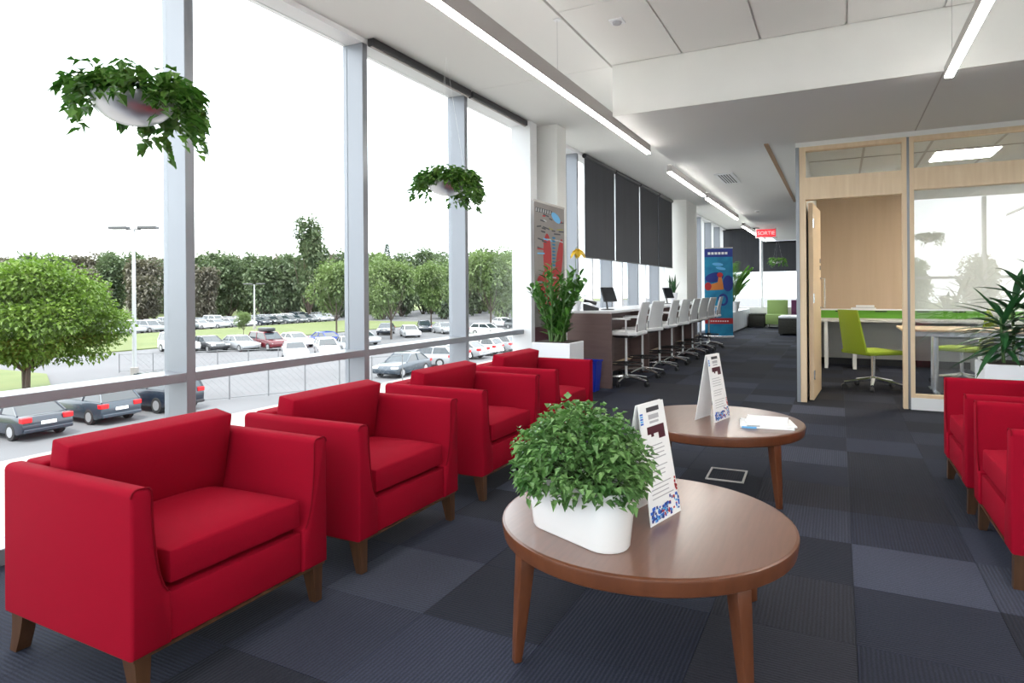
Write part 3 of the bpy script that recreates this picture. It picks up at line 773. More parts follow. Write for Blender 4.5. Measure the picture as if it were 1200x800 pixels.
# exit sign
es = thing('exit_sign', 'red lit exit sign hanging from the lowered ceiling', 'sign', (-1.60, 17.0, 2.48), R(8))
BX('housing', MAT['white_metal'], es, -.25, .25, 0, .05, 0, .24); BX('sign_face', MAT['exit_red'], es, -.22, .22, -.004, -.0005, .025, .215)
MB().tube([(0, .025, .24), (0, .025, .268)], .015, 8).build('ceiling_mount', MAT['white_metal'], es)
tcu = bpy.data.curves.new('letters', 'FONT'); tcu.body = 'SORTIE'; tcu.size = .125; tcu.align_x = 'CENTER'; tcu.extrude = .001
to = bpy.data.objects.new('letters_tmp', tcu); COL.objects.link(to)
bpy.context.view_layer.update()
tm = bpy.data.meshes.new_from_object(to.evaluated_get(bpy.context.evaluated_depsgraph_get()))
bpy.data.objects.remove(to); tm.materials.clear(); tm.materials.append(MAT['exit_letter'])
tl = bpy.data.objects.new('letters', tm); COL.objects.link(tl); tl.parent = es; tl.location = (0, -.0055, .078); tl.rotation_euler = (PI / 2, 0, 0)

# ================================================================== ROLLER SHADES
def shade(name, x, y0, y1, zb, zt, label, rot=0.0, group='dark roller shades'):
    L = y1 - y0
    t = thing(name, label, 'window shade', (x, y0, zb), rot, group)
    BX('fabric', MAT['shade_fabric'], t, -.002, .002, .01, L - .01, .02, zt - zb - .06)
    BX('hem_bar', MAT['black_plastic'], t, -.008, .008, .01, L - .01, 0, .0195)
    MB().tube([(0, .005, zt - zb - .04), (0, L - .005, zt - zb - .04)], .035, 12).build('roller', MAT['black_plastic'], t, smooth=True)
for k, (a, b) in enumerate(((8.66, 10.04), (10.09, 11.50), (11.55, 12.87), (12.92, 14.10))):
    shade('roller_shade', -3.26, a, b, 1.675, 3.19, '%s dark roller shade from the near column in the stool row' % ORD[k])
shade('roller_shade', -2.25, YF - .10, YF - .10 + 1.15, 1.76, 3.19, 'left dark grey roller shade on the end windows', R(90))
shade('roller_shade', -1.02, YF - .10, YF - .10 + 1.15, 1.76, 2.745, 'right dark grey roller shade on the end windows', R(90))
# raised shade cassettes over the seating windows
for k, (a, b) in enumerate(((3.93, 5.42), (5.45, 6.70))):
    t = thing('shade_cassette', ['raised black shade cassette above the third window bay', 'raised black shade cassette beside the near column'][k], 'window shade', (-3.25, a, 3.12), 0, 'raised shade cassettes')
    MB().box(-.03, .03, 0, b - a, .01, .07).build('cassette', MAT['black_plastic'], t, bevel=.006); BX('hem_bar', MAT['lamp_body'], t, -.008, .008, .01, b - a - .01, 0, .0095)

# ================================================================== STOOL COUNTER
def counter(y0, y1, k):
    t = thing('computer_counter', '%s brown counter section from the near end, with pale worktop' % ORD[k], 'counter', (-2.50, y0, 0), 0, 'stool counter sections')
    L = y1 - y0; H = .945
    BX('worktop', MAT['counter_top'], t, -.58, .03, 0, L - .004, H - .03, H, bevel=.003)
    BX('end_panel', MAT['counter_brown'], t, -.58, .028, 0, .04, 0, H - .031)
    BX('back_panel', MAT['counter_brown'], t, -.58, -.55, .041, L - .005, .05, H - .031)
    BX('modesty_panel', MAT['counter_brown'], t, -.27, -.24, .041, L - .005, .10, H - .031)
    BX('foot_rail', MAT['maple'], t, -.239, -.20, .041, L - .005, .20, .225)
cy_edges = [7.45, 9.15, 10.8, 12.45, 14.1]
for k in range(4): counter(cy_edges[k], cy_edges[k + 1], k)
def make_stool():
    t = thing('stool', 'stool', 'stool')
    hub = MB().lathe([(.035, .075), (.045, .085), (.045, .125), (.03, .135)], 12).build('hub', MAT['chrome'], t, smooth=True)
    for k in range(5):
        a = 2 * PI * k / 5 + .3; c, s = math.cos(a), math.sin(a)
        lg = MB().tube([(.03 * c, .03 * s, .11), (.18 * c, .18 * s, .095), (.31 * c, .31 * s, .07)], [.021, .018, .014], 6).build('leg', MAT['chrome'], t, smooth=True)
        cs = MB()
        for q in (-1, 1):
            o1 = Vector((.31 * c - s * q * .012, .31 * s + c * q * .012, .028)); ax = Vector((-s, c, 0)) * .009
            cs.tube([o1 - ax, o1 + ax], .028, 10)
        cs.build('caster', MAT['black_plastic'], lg)
    MB().tube([(0, 0, .13), (0, 0, .62)], .016, 10).build('gas_column', MAT['white_metal'], t, smooth=True)
    MB().tube([(0, 0, .255), (0, 0, .30)], .035, 10).build('ring_clamp', MAT['black_plastic'], t)
    ring = [(.20 * math.cos(2 * PI * k / 24), .20 * math.sin(2 * PI * k / 24), .27) for k in range(25)]
    rm = MB().tube(ring, .009, 6, cap=False)
    for k in range(3):
        a = 2 * PI * k / 3; rm.tube([(.03 * math.cos(a), .03 * math.sin(a), .275), (.2 * math.cos(a), .2 * math.sin(a), .27)], .006, 5)
    rm.build('foot_ring', MAT['black_plastic'], t, smooth=True)
    MB().frustum((0, 0, .60), .20, .20, (0, 0, .635), .34, .34).build('seat_pan', MAT['black_plastic'], t)
    MB().box(-.22, .21, -.215, .215, .636, .685).build('seat', MAT['mesh_white'], t, bevel=.018, smooth=True)
    # back: faces +X, stands at -X
    m = MB(); vs_ = []; n = 8
    for i in range(n + 1):
        q = i / n; z = .68 + .37 * q; x = -.17 - .05 * q - .03 * q * q; hw = .195 - .035 * q
        for (dx, w) in ((0, -hw), (0, hw), (-.022, hw), (-.022, -hw)): vs_.append((x + dx, w, z))
    fs = []
    for i in range(n):
        for k in range(4):
            fs.append((i * 4 + k, i * 4 + (k + 1) % 4, (i + 1) * 4 + (k + 1) % 4, (i + 1) * 4 + k))
    fs += [(3, 2, 1, 0), (n * 4, n * 4 + 1, n * 4 + 2, n * 4 + 3)]
    m.add(vs_, fs).build('backrest', MAT['mesh_white'], t, smooth=True, bevel=.006)
    for s in (-1, 1):
        MB().tube([(-.15, s * .18, .63), (-.20, s * .19, .65), (-.205, s * .185, .78)], .011, 6).build('back_bracket', MAT['chrome'], t, smooth=True)
        MB().tube([(-.1, s * .2, .64), (-.08, s * .25, .66), (-.08, s * .25, .83), (-.14, s * .25, .845), (.12, s * .25, .845)], .012, 6).build('armrest', MAT['mesh_white'], t, smooth=True)
    return t
s0 = make_stool()
rg = random.Random(2)
sy_ = [7.86, 8.74, 9.57, 10.40, 11.22, 12.05, 12.87, 13.7]
for k, y in enumerate(sy_):
    o = s0 if k == 0 else copy_tree(s0)
    o.location = (-2.43 + rg.uniform(-.02, .02), y, 0); o.rotation_euler = (0, 0, R(172 + rg.uniform(-8, 8)))
    tag(o, '%s white swivel stool from the near end of the brown counter' % ORD[k], 'stool', 'white swivel stools at the counter')
# things on the counter
ZT = .9455
def phone(x, y, rz, lab):
    t = thing('desk_phone', lab, 'telephone', (x, y, ZT), rz)
    MB().prism([(-.10, 0), (.10, 0), (.10, .03), (-.10, .09)], -.09, .09, 'y').build('body', MAT['black_plastic'], t, bevel=.004)
    MB().tube([(-.09, -.06, .125), (-.02, -.06, .115), (.07, -.06, .085)], [.024, .014, .024], 8).build('handset', MAT['black_plastic'], t, smooth=True)
    BX('display', MAT['dark_screen'], t, -.06, -.02, -.01, .07, .083, .087)
phone(-2.84, 7.75, R(20), 'black desk telephone at the near end of the counter')
def monitor(x, y, rz, lab, tilt=R(-20)):
    t = thing('tablet_stand', lab, 'screen', (x, y, ZT), rz)
    MB().lathe([(.09, 0), (.085, .01), (.02, .014)], 20).build('base', MAT['black_plastic'], t, smooth=True)
    MB().tube([(0, 0, .012), (-.02, 0, .12), (.0, 0, .17)], .012, 8).build('neck', MAT['black_plastic'], t, smooth=True)
    mt = Matrix.Translation((0.02, 0, .2)) @ Matrix.Rotation(tilt, 4, 'Y')
    f = MB().box(-.012, .012, -.13, .13, -.10, .10, mat=mt).build('screen_housing', MAT['black_plastic'], t, bevel=.004)
    MB().box(.0125, .0135, -.12, .12, -.09, .09, mat=mt).build('screen', MAT['dark_screen'], f)
monitor(-2.72, 8.05, R(-20), 'black screen on a stand beside the desk telephone')
monitor(-2.78, 11.6, R(-20), 'black screen on a stand at the far part of the counter')
# small plant on counter
cp = thing('potted_plant', 'small upright plant in a pale pot on the counter', 'potted plant', (-2.80, 12.1, ZT))
MB().lathe([(.07, 0), (.10, .2), (.095, .2), (.09, .17), (0, .17)], 20).build('pot', MAT['planter_white'], cp, smooth=True)
for k in range(9): leaf_strip((rg.uniform(-.04, .04), rg.uniform(-.04, .04), .17), (rg.gauss(0, .2), rg.gauss(0, .2), 1), rg.uniform(.25, .4), .05, 0, 'leaf_dark', cp, seg=3)
# yellow flower on a curved stem
yf = thing('yellow_flower', 'yellow bloom drooping from a curved stem above the counter end', 'flower', (-2.99, 7.60, ZT))
MB().lathe([(.05, 0), (.07, .12), (.065, .12), (.06, .10), (0, .10)], 16).build('pot', MAT['planter_white'], yf, smooth=True)
MB().tube([(0, 0, .09), (.01, 0, .4), (.0, -.01, .70), (.02, -.03, .80), (.05, -.06, .81), (.06, -.07, .77)], .004, 6).build('stem', MAT['stem_green'], yf)
for k in range(6):
    a = k * PI / 3
    MB().leaf((.06, -.07, .78), (math.cos(a) * .75, math.sin(a) * .75, -.75), .15, .085, droop=.1, fold=.2, seg=3).build('petal', MAT['yellow_petal'], yf, clean=False)
for k in range(5):
    leaf_strip((0, 0, .1), (math.cos(k * 1.3) * .6, math.sin(k * 1.3) * .6, .6), .24, .05, .3, 'leaf_zz', yf, seg=3)
# blue bin
bb = thing('waste_bin', 'blue plastic recycling bin beside the counter end panel', 'bin', (-2.67, 7.20, 0))
loft(MB(), [([(-.10, -.08), (.10, -.08), (.10, .08), (-.10, .08)], .001), ([(-.13, -.10), (.13, -.10), (.13, .10), (-.13, .10)], .36), ([(-.12, -.09), (.12, -.09), (.12, .09), (-.12, .09)], .36), ([(-.09, -.07), (.09, -.07), (.09, .07), (-.09, .07)], .02)]).build('bucket', MAT['blue_plastic'], bb)
MB().tube([(-.137, -.107, .36), (.137, -.107, .36), (.137, .107, .36), (-.137, .107, .36), (-.137, -.107, .36)], .008, 6, cap=False).build('rim', MAT['blue_plastic'], bb)

# ================================================================== BANNERS
def banner(loc, rz, W, H, label, face_m):
    t = thing('rollup_banner', label, 'banner', loc, rz)      # faces -Y locally, width along X
    MB().box(-W / 2 - .02, W / 2 + .02, -.05, .08, 0.0, .075).build('base', MAT['chrome'], t, bevel=.012)
    MB().tube([(0, .05, .07), (0, .03, H)], .009, 6).build('support_pole', MAT['chrome'], t)
    MB().box(-W / 2 - .005, W / 2 + .005, .004, .02, H - .012, H + .012).build('top_rail', MAT['lamp_body'], t)
    p = BX('panel', MAT[face_m], t, -W / 2, W / 2, .008, .0095, .075, H - .012)
    return t, p
rg = random.Random(4)
b1, p1 = banner((-2.965, 6.76, 0), R(90), .86, 2.20, 'grey rollup banner with a large red hand, standing beside the column', 'banner_grey')
def blob(mb, pts, mi, y): mb.add([(x, y, z) for x, z in pts], [tuple(range(len(pts)))], mi)
def ell(cx, cz, a, b, n=18, rot=0): return [(cx + a * math.cos(2 * PI * k / n) * math.cos(rot) - b * math.sin(2 * PI * k / n) * math.sin(rot), cz + a * math.cos(2 * PI * k / n) * math.sin(rot) + b * math.sin(2 * PI * k / n) * math.cos(rot)) for k in range(n)]
mb = MB()
blob(mb, [(-.33, .95), (-.36, 1.12), (-.26, 1.30), (-.20, 1.42), (.02, 1.46), (.12, 1.38), (.22, 1.22), (.14, 1.05), (.0, .93)], 0, .0070)
blob(mb, ell(-.08, 1.60, .115, .26, rot=.04), 0, .0066)                       # first raised finger
blob(mb, ell(.25, 1.50, .095, .34, rot=-.3), 0, .0062)                       # second raised finger
blob(mb, ell(-.25, 1.18, .13, .20, rot=.3), 0, .0058); blob(mb, ell(.05, 1.26, .22, .2), 0, .0054)
for k in range(34):
    x = rg.uniform(-.38, .25); z = rg.uniform(1.72, 2.06); L = rg.uniform(.08, .2); a = rg.uniform(-.12, .12)
    if k > 26: z = rg.uniform(1.0, 1.7); x = rg.choice([-.36, .05])
    blob(mb, [(x, z), (x + L, z + a * L), (x + L, z + a * L + .016), (x, z + .016)], rg.choice([1, 1, 2, 3, 4, 5]), .0048 + k * 1e-5)
blob(mb, [(-.40, 2.08), (.05, 2.08), (.05, 2.13), (-.40, 2.13)], 1, .0045)
for k in range(7): blob(mb, [(-.40 + k * .063, 2.085), (-.365 + k * .063, 2.085), (-.36 + k * .063, 2.125), (-.39 + k * .063, 2.125)], 5, .0042)
blob(mb, ell(.17, 2.06, .14, .05, rot=-.25), 3, .0041)
for k in range(9): blob(mb, ell(.10, 1.50 + k * .04, .05, .012), 6, .004)
for k in range(9): blob(mb, ell(rg.uniform(-.05, .3), rg.uniform(.80, 1.02), .05, .035, rot=rg.uniform(0, 3)), rg.choice([2, 5, 1, 3]), .0038)
blob(mb, [(-.43, .08), (.43, .08), (.43, .80), (-.43, .80)], 7, .0074)
mb.build('print', [MAT[x] for x in ('ink_red', 'ink', 'ink_red', 'ink_sky', 'ink_olive', 'ink_grey', 'ink_teal', 'ink_maroon')], p1, clean=False)
b2, p2 = banner((-2.62, 16.2, 0), R(14), .66, 2.22, 'blue rollup banner with orange figure and red stripe at the far end', 'ink_teal')
mb = MB()
blob(mb, [(-.33, 2.0), (.33, 2.0), (.33, 2.2), (-.33, 2.2)], 0, .0070)
for k in range(6): blob(mb, [(-.25 + k * .08, 2.06), (-.19 + k * .08, 2.06), (-.19 + k * .08, 2.12), (-.25 + k * .08, 2.12)], 1, .0066)
blob(mb, ell(-.02, 1.82, .13, .04, rot=-.1), 2, .0065); blob(mb, ell(.05, 1.72, .12, .035, rot=-.2), 2, .0064)
blob(mb, ell(-.1, 1.5, .22, .12, rot=.2), 0, .0063); blob(mb, ell(.22, 1.35, .12, .2), 0, .0062)
blob(mb, [(-.28, 1.18), (.12, 1.2), (.1, 1.35), (.06, 1.55), (.0, 1.56), (-.02, 1.38), (-.22, 1.32)], 3, .0060)
blob(mb, ell(.03, 1.56, .07, .06), 4, .0058); blob(mb, ell(-.25, 1.28, .08, .1), 4, .0057)
blob(mb, ell(.1, .95, .12, .15), 0, .0056); blob(mb, ell(.1, .95, .07, .10), 5, .0054); blob(mb, ell(-.1, .72, .12, .05), 2, .0053)
blob(mb, [(-.33, .36), (.33, .36), (.33, .5), (-.33, .5)], 4, .0052)
for k in range(9): blob(mb, [(-.25 + k * .055, .41), (-.215 + k * .055, .41), (-.215 + k * .055, .44), (-.25 + k * .055, .44)], 1, .005)
mb.build('print', [MAT[x] for x in ('ink_navy', 'paper', 'ink_sky', 'ink_orange', 'ink_red', 'ink_teal')], p2, clean=False)

# ================================================================== FAR END OF THE HALL
for k in range(5):
    y = 17.3 + k * .92
    t = thing('low_cabinet', '%s white low cabinet from the blue banner along the far windows' % ORD[k], 'cabinet', (-2.78, y, 0), 0, 'white low cabinets')
    BX('body', MAT['planter_white'], t, -.22, .20, 0, .915, .04, .56); BX('door', MAT['planter_white'], t, .2005, .215, .01, .45, .05, .55); BX('door', MAT['planter_white'], t, .2005, .215, .465, .905, .05, .55)
    BX('top', MAT['white_metal'], t, -.23, .22, 0, .917, .5605, .58); BX('plinth', MAT['black_plastic'], t, -.2, .18, .01, .9, 0, .0395)
pp = thing('potted_palm', 'leafy palm in a white pot on the far low cabinets', 'potted plant', (-2.66, 18.9, .5805))
MB().lathe([(.13, 0), (.18, .28), (.17, .28), (.15, .24), (0, .24)], 20).build('pot', MAT['white_pot'], pp, smooth=True)
for k in range(22):
    a = k * 2.4; el = rg.uniform(.75, 1.45); L = rg.uniform(.8, 1.5)
    d = Vector((math.cos(a) * math.cos(el) * .4, math.sin(a) * math.cos(el) * .7, math.sin(el)))
    pts = [Vector((0, 0, .24)) + d * L * q + Vector((math.cos(a) * .3 + .15, math.sin(a) * .7, -.5)) * .35 * q * q * L for q in (0, .3, .6, .85, 1)]
    f = MB().tube(pts, [.008, .007, .005, .004, .002], 5).build('frond', MAT['stem_green'], pp)
    lf = MB()
    for j in range(14):
        q = .3 + .7 * j / 13
        p = Vector((0, 0, .24)) + d * L * q + Vector((math.cos(a) * .3 + .15, math.sin(a) * .7, -.5)) * .35 * q * q * L
        for s in (-1, 1): lf.leaf(p, Vector((-math.sin(a) * s, math.cos(a) * s, .1)) + d * .9, .25, .055, droop=.3, seg=2)
    lf.build('leaflets', MAT['leaf_palm'], f, clean=False)['kind'] = 'stuff'
def ottoman(loc, sx, sy, h, label, m_, top):
    t = thing('ottoman', label, 'ottoman', loc)
    MB().box(-sx / 2, sx / 2, -sy / 2, sy / 2, .04, h - .06).build('body', MAT[m_], t, bevel=.015, smooth=True)
    MB().box(-sx / 2 + .005, sx / 2 - .005, -sy / 2 + .005, sy / 2 - .005, h - .0595, h).build('cushion', MAT[top], t, bevel=.02, smooth=True)
    for a in (-1, 1):
        for b in (-1, 1): MB().box(a * (sx / 2 - .06) - .02, a * (sx / 2 - .06) + .02, b * (sy / 2 - .06) - .02, b * (sy / 2 - .06) + .02, 0, .0395).build('foot', MAT['black_plastic'], t)
ottoman((-2.29, 21.45, 0), .48, .6, .44, 'small dark woven ottoman against the end windows', 'sofa_dark', 'sofa_dark')
ottoman((-.98, 18.3, 0), .85, .9, .50, 'large dark woven ottoman with a pale top in the corridor', 'sofa_dark', 'planter_white')
ottoman((-1.0, 19.6, 0), .85, .9, .46, 'dark woven ottoman behind the pale topped one', 'sofa_dark', 'sofa_dark')
def lounge(loc, rz, m_, label):
    t = thing('lounge_chair', label, 'lounge chair', loc, rz)
    BX('seat', MAT[m_], t, -.3, .3, -.3, .3, .12, .42, bevel=.02, smooth=True); BX('backrest', MAT[m_], t, -.3, .3, .301, .42, .12, .86, bevel=.02, smooth=True)
    for a in (-.25, .25):
        for b in (-.25, .37): MB().tube([(a, b, 0), (a, b, .12)], .015, 6).build('leg', MAT['chrome'], t)
lounge((-1.72, 21.3, 0), 0, 'sofa_green', 'green lounge chair before the end windows')
lounge((-1.02, 21.3, 0), 0, 'sofa_plum', 'plum lounge chair before the end windows beside the green one')
lounge((-.35, 21.3, 0), 0, 'sofa_mauve', 'mauve lounge chair before the end windows at the corridor corner')

# ================================================================== OFFICE FURNITURE
dk = thing('desk', 'white wall desk with green back strip in the office', 'desk', (0.7, 11.39, 0))
BX('worktop', MAT['office_white'], dk, -.98, 2.6, -.70, 0, .705, .735); BX('back_strip', MAT['green_panel'], dk, -.98, 2.6, -.03, -.001, .736, .86); BX('ledge', MAT['white_metal'], dk, -.98, 2.6, -.12, 0, .8605, .88)
for x in (-.9, -.52, 1.0, 2.3): BX('leg_panel', MAT['white_metal'], dk, x, x + .05, -.66, -.1, 0, .7045)
for x in (-.75, -.2, .35, .8): BX('cable_slot', MAT['black_plastic'], dk, x, x + .16, -.035, -.0302, .835, .85)
kb = thing('keyboard', 'pale keyboard lying on the ledge of the office desk', 'keyboard', (.34, 11.33, .8805)); BX('body', MAT['white_metal'], kb, -.17, .17, -.05, .05, 0, .018, bevel=.003)
BX('keys', MAT['ink_grey'], kb, -.155, .155, -.04, .04, .0182, .026); BX('stand', MAT['white_metal'], kb, -.1, .15, .01, .045, .0262, .06)
def task_chair(loc, rz, label):
    t = thing('task_chair', label, 'chair', loc, rz, 'green task chairs')
    MB().lathe([(.04, .08), (.045, .13), (.03, .15)], 12).build('hub', MAT['chrome'], t, smooth=True)
    for k in range(5):
        a = 2 * PI * k / 5 + .2; c, s = math.cos(a), math.sin(a)
        lg = MB().tube([(.03 * c, .03 * s, .12), (.32 * c, .32 * s, .075)], [.026, .016], 6).build('leg', MAT['chrome'], t, smooth=True)
        MB().tube([(.32 * c - s * .02, .32 * s + c * .02, .03), (.32 * c + s * .02, .32 * s - c * .02, .03)], .03, 10).build('caster', MAT['black_plastic'], lg)
    MB().tube([(0, 0, .14), (0, 0, .42)], .022, 8).build('gas_column', MAT['chrome'], t)
    MB().box(-.25, .24, -.24, .24, .42, .47).build('seat', MAT['green_fabric'], t, bevel=.02, smooth=True)
    m = MB(); vs_ = []; n = 8
    for i in range(n + 1):
        q = i / n; z = .45 + .50 * q; x = -.23 - .10 * q; hw = .19 - .03 * q
        for (dx, w) in ((0, -hw), (0, hw), (-.025, hw), (-.025, -hw)): vs_.append((x + dx, w, z))
    fs = [(i * 4 + k, i * 4 + (k + 1) % 4, (i + 1) * 4 + (k + 1) % 4, (i + 1) * 4 + k) for i in range(n) for k in range(4)] + [(3, 2, 1, 0), (n * 4, n * 4 + 1, n * 4 + 2, n * 4 + 3)]
    m.add(vs_, fs).build('backrest', MAT['green_fabric'], t, smooth=True, bevel=.006)
task_chair((.36, 8.72, 0), R(38), 'lime green task chair seen through the open office door')
task_chair((1.35, 9.55, 0), R(150), 'lime green task chair behind the office glass and plant')
mt = thing('meeting_table', 'pale topped office table with one silver leg behind the glass', 'table', (1.25, 8.75, 0))
BX('table_top', MAT['maple'], mt, -.62, .75, -.40, .40, .715, .74, bevel=.004); BX('apron', MAT['white_metal'], mt, -.5, .62, -.33, .33, .66, .7145)
for x in (-.28, .5):
    MB().tube([(x, -.1, .02), (x, -.1, .66)], .038, 12).build('leg', MAT['chrome'], mt, smooth=True)
    MB().box(x - .03, x + .03, -.38, .28, 0, .03).build('foot', MAT['chrome'], mt, bevel=.008)

# ================================================================== OUTDOOR THINGS
def make_tree(name, seed, H, CW, CB, n, leaf, mname, trunk=.12, blobs=14, conifer=False, multi=1, shift=(0, 0), fr_=(.30, .46)):
    """origin at the trunk base"""
    t = thing(name, 'tree', 'tree')
    rg = random.Random(seed); m = MB()
    cz, rz_ = (H + CB) / 2, (H - CB) / 2
    if conifer:
        for k in range(n):
            q = rg.random(); z = CB + (H - CB) * q; r_ = CW / 2 * (1.02 - q) * rg.uniform(.4, 1.05); a = rg.uniform(0, 2 * PI)
            m.leaf((r_ * math.cos(a), r_ * math.sin(a), z), (math.cos(a), math.sin(a), -.3), leaf * rg.uniform(.7, 1.3) * (1.1 - .7 * q), leaf * .5 * (1.1 - .6 * q))
    else:
        bl = []
        for k in range(blobs):
            a = rg.uniform(0, 2 * PI); u = rg.uniform(-.85, .9); r_ = math.sqrt(1 - u * u) * rg.uniform(.25, .72)
            bl.append((Vector((shift[0] + math.cos(a) * r_ * CW / 2, shift[1] + math.sin(a) * r_ * CW / 2, cz + u * rz_ * .74)), rg.uniform(*fr_)))
        for k in range(n):
            c, f = rg.choice(bl)
            d = Vector((rg.gauss(0, 1), rg.gauss(0, 1), rg.gauss(0.15, 1))).normalized()
            rr_ = rg.uniform(.55, 1.08)
            p = c + Vector((d.x * f * CW / 2 * 1.05, d.y * f * CW / 2 * 1.05, d.z * f * rz_)) * rr_
            dd = d * .7 + Vector((rg.gauss(0, .6), rg.gauss(0, .6), rg.gauss(0, .5)))
            m.leaf(p, dd, leaf * rg.uniform(.7, 1.35), leaf * rg.uniform(.6, .95), droop=.2, fold=.2)
    m.build('crown', MAT[mname], t, clean=False)['kind'] = 'stuff'
    tk = MB()
    for q in range(multi):
        off = (q - (multi - 1) / 2) * trunk * 2.5
        tk.tube([(off * .4, 0, -.05), (off, 0, CB * .8), (off * 2.2, .1 * q, cz)], [trunk, trunk * .8, trunk * .35], 7)
    for k in range(6):
        a = k * 1.05 + seed; tk.tube([(0, 0, CB * .9), (math.cos(a) * CW * .2, math.sin(a) * CW * .2, CB + rz_ * .5), (math.cos(a) * CW * .32, math.sin(a) * CW * .32, cz + rz_ * .1)], [trunk * .45, trunk * .3, trunk * .12], 5)
    tk.build('trunk', MAT['bark'], t)
    return t
nt_ = make_tree('maple_tree', 3, 7.3, 9.0, 1.3, 17000, .24, 'leaf_maple', trunk=.15, blobs=34, multi=2, shift=(1.0, .55), fr_=(.2, .4))
nt_.location = (-39.0, 18.5, ZG + .12); tag(nt_, 'bright green maple tree on the near grass, at the left windows', 'tree')
protos = [make_tree('broadleaf_tree', 31, 13.5, 9.6, -.5, 5000, .75, 'leaf_forest', .25, 24, fr_=(.2, .42)),
          make_tree('broadleaf_tree', 32, 13, 9.6, -.5, 5000, .7, 'leaf_olive', .25, 24, fr_=(.18, .4)),
          make_tree('broadleaf_tree', 33, 14, 9.6, -.5, 5000, .75, 'leaf_light', .25, 24, fr_=(.2, .42)),
          make_tree('conifer_tree', 34, 15, 6.5, .8, 3200, .9, 'leaf_conifer', .22, conifer=True),
          make_tree('broadleaf_tree', 35, 20.5, 8.8, 1.0, 5600, .75, 'leaf_forest', .3, 26, fr_=(.18, .36))]
def at_px(px, d):            # ground point seen in the column px of the photograph at depth d
    u = (px - 600) / FPX
    return Vector((0, 0, 0)) + fw * d + rh * u * d
rg = random.Random(9)
used = [False] * 5
NAMEK = ['dark green broadleaf tree', 'dull olive tree', 'light green broadleaf tree', 'dark pointed conifer', 'tall slender green tree']
line = []
for row_, (d_, off, sp, lo, hi) in enumerate(((128, 0, 70, .84, 1.0), (142, 36, 68, .98, 1.1), (157, 8, 66, 1.08, 1.2), (173, 42, 63, 1.16, 1.28), (190, 14, 60, 1.24, 1.36))):
    px = -40 + off
    while px < 660:
        kind = rg.choice([0, 0, 1, 1]) if px < 400 else rg.choice([0, 0, 2, 2, 3])
        if not (row_ == 0 and 310 < px < 415): line.append((px + rg.uniform(-2, 2), d_ + rg.uniform(-.5, .5), kind, rg.uniform(lo, hi)))
        px += sp
line += [(362, 127, 4, 1.03)]
line.sort()
cnt = {}
for (px, d, kind, sc_) in line:
    o = protos[kind] if not used[kind] else copy_tree(protos[kind]); used[kind] = True
    p = at_px(px, d); o.location = (p.x, p.y, ZG + .1); o.rotation_euler = (0, 0, rg.uniform(0, 6)); o.scale = (sc_, sc_, sc_)
    row = 'rear' if d > 150 else 'front'
    key = (kind, row); cnt[key] = cnt.get(key, 0) + 1
    tag(o, '%s %s from the left in the %s distant tree line' % (ORD[cnt[key] - 1], NAMEK[kind], row), 'tree', 'distant tree line')
for k in range(9):
    kind = (0, 2, 0, 1, 2, 0, 2, 0, 1)[k]; o = copy_tree(protos[kind]); o.location = (-40 + k * 14, -175 + (k * 37) % 14, ZG + .1); o.rotation_euler = (0, 0, k); o.scale = (1.0, 1.0, 1.0)
    tag(o, '%s %s of the row standing behind the camera' % (ORD[k], NAMEK[kind]), 'tree', 'trees reflected in the office glass')
# mid-distance lot trees
lt = make_tree('young_tree', 51, 9.0, 6.2, 2.2, 5200, .34, 'leaf_light', .12, 16)
mids = [(394, 76, 1.05, 'pale green young tree beside the blue car in the parking lot'), (458, 74, 1.05, 'leafy young tree right of the second tall mullion'),
        (505, 92, 1.1, 'young tree behind the dark car right of the leafy one'), (575, 88, 1.28, 'full green young tree before the right hand window bay'),
        (606, 100, 1.3, 'young tree nearest the white window jamb'), (285, 81, .35, 'tiny sapling on the grass strip'), (540, 104, 1.2, 'young tree half hidden behind the hanging bowl mullion')]
for k, (px, d, s, lab) in enumerate(mids):
    o = lt if k == 0 else copy_tree(lt); p = at_px(px, d); o.location = (p.x, p.y, ZG + .05); o.scale = (s, s, s); o.rotation_euler = (0, 0, k * 1.3); tag(o, lab, 'tree')

# ---- lamp posts
def lamp_post(p, H, label):
    t = thing('lamp_post', label, 'lamp post', (p.x, p.y, ZG), YAW)
    MB().lathe([(.25, 0), (.25, .7), (.10, .72)], 12).build('footing', MAT['pavement'], t)
    MB().tube([(0, 0, .7), (0, 0, H)], [.14, .10], 10).build('pole', MAT['pole_metal'], t, smooth=True)
    for s in (-1, 1):
        MB().box(min(s * .05, s * .45), max(s * .05, s * .45), -.05, .05, H - .08, H).build('arm', MAT['pole_dark'], t)
        MB().box(min(s * .35, s * 1.55), max(s * .35, s * 1.55), -.25, .25, H - .02 , H + .16).build('lamp_head', MAT['pole_dark'], t, bevel=.03)
lamp_post(at_px(157, 41.5), 9.75, 'tall double headed lamp post beyond the maple tree')
lamp_post(at_px(298, 95), 6.8, 'small distant lamp post among the far parked cars')
# slim mast far behind
ms = tag(MB().tube([(0, 0, 0), (0, 0, 62)], [.35, .2], 6).build('radio_mast', MAT['white_metal'], None), 'very thin tall pale mast rising behind the tree line', 'mast')
q = at_px(238, 210); ms.location = (q.x, q.y, ZG + .05)

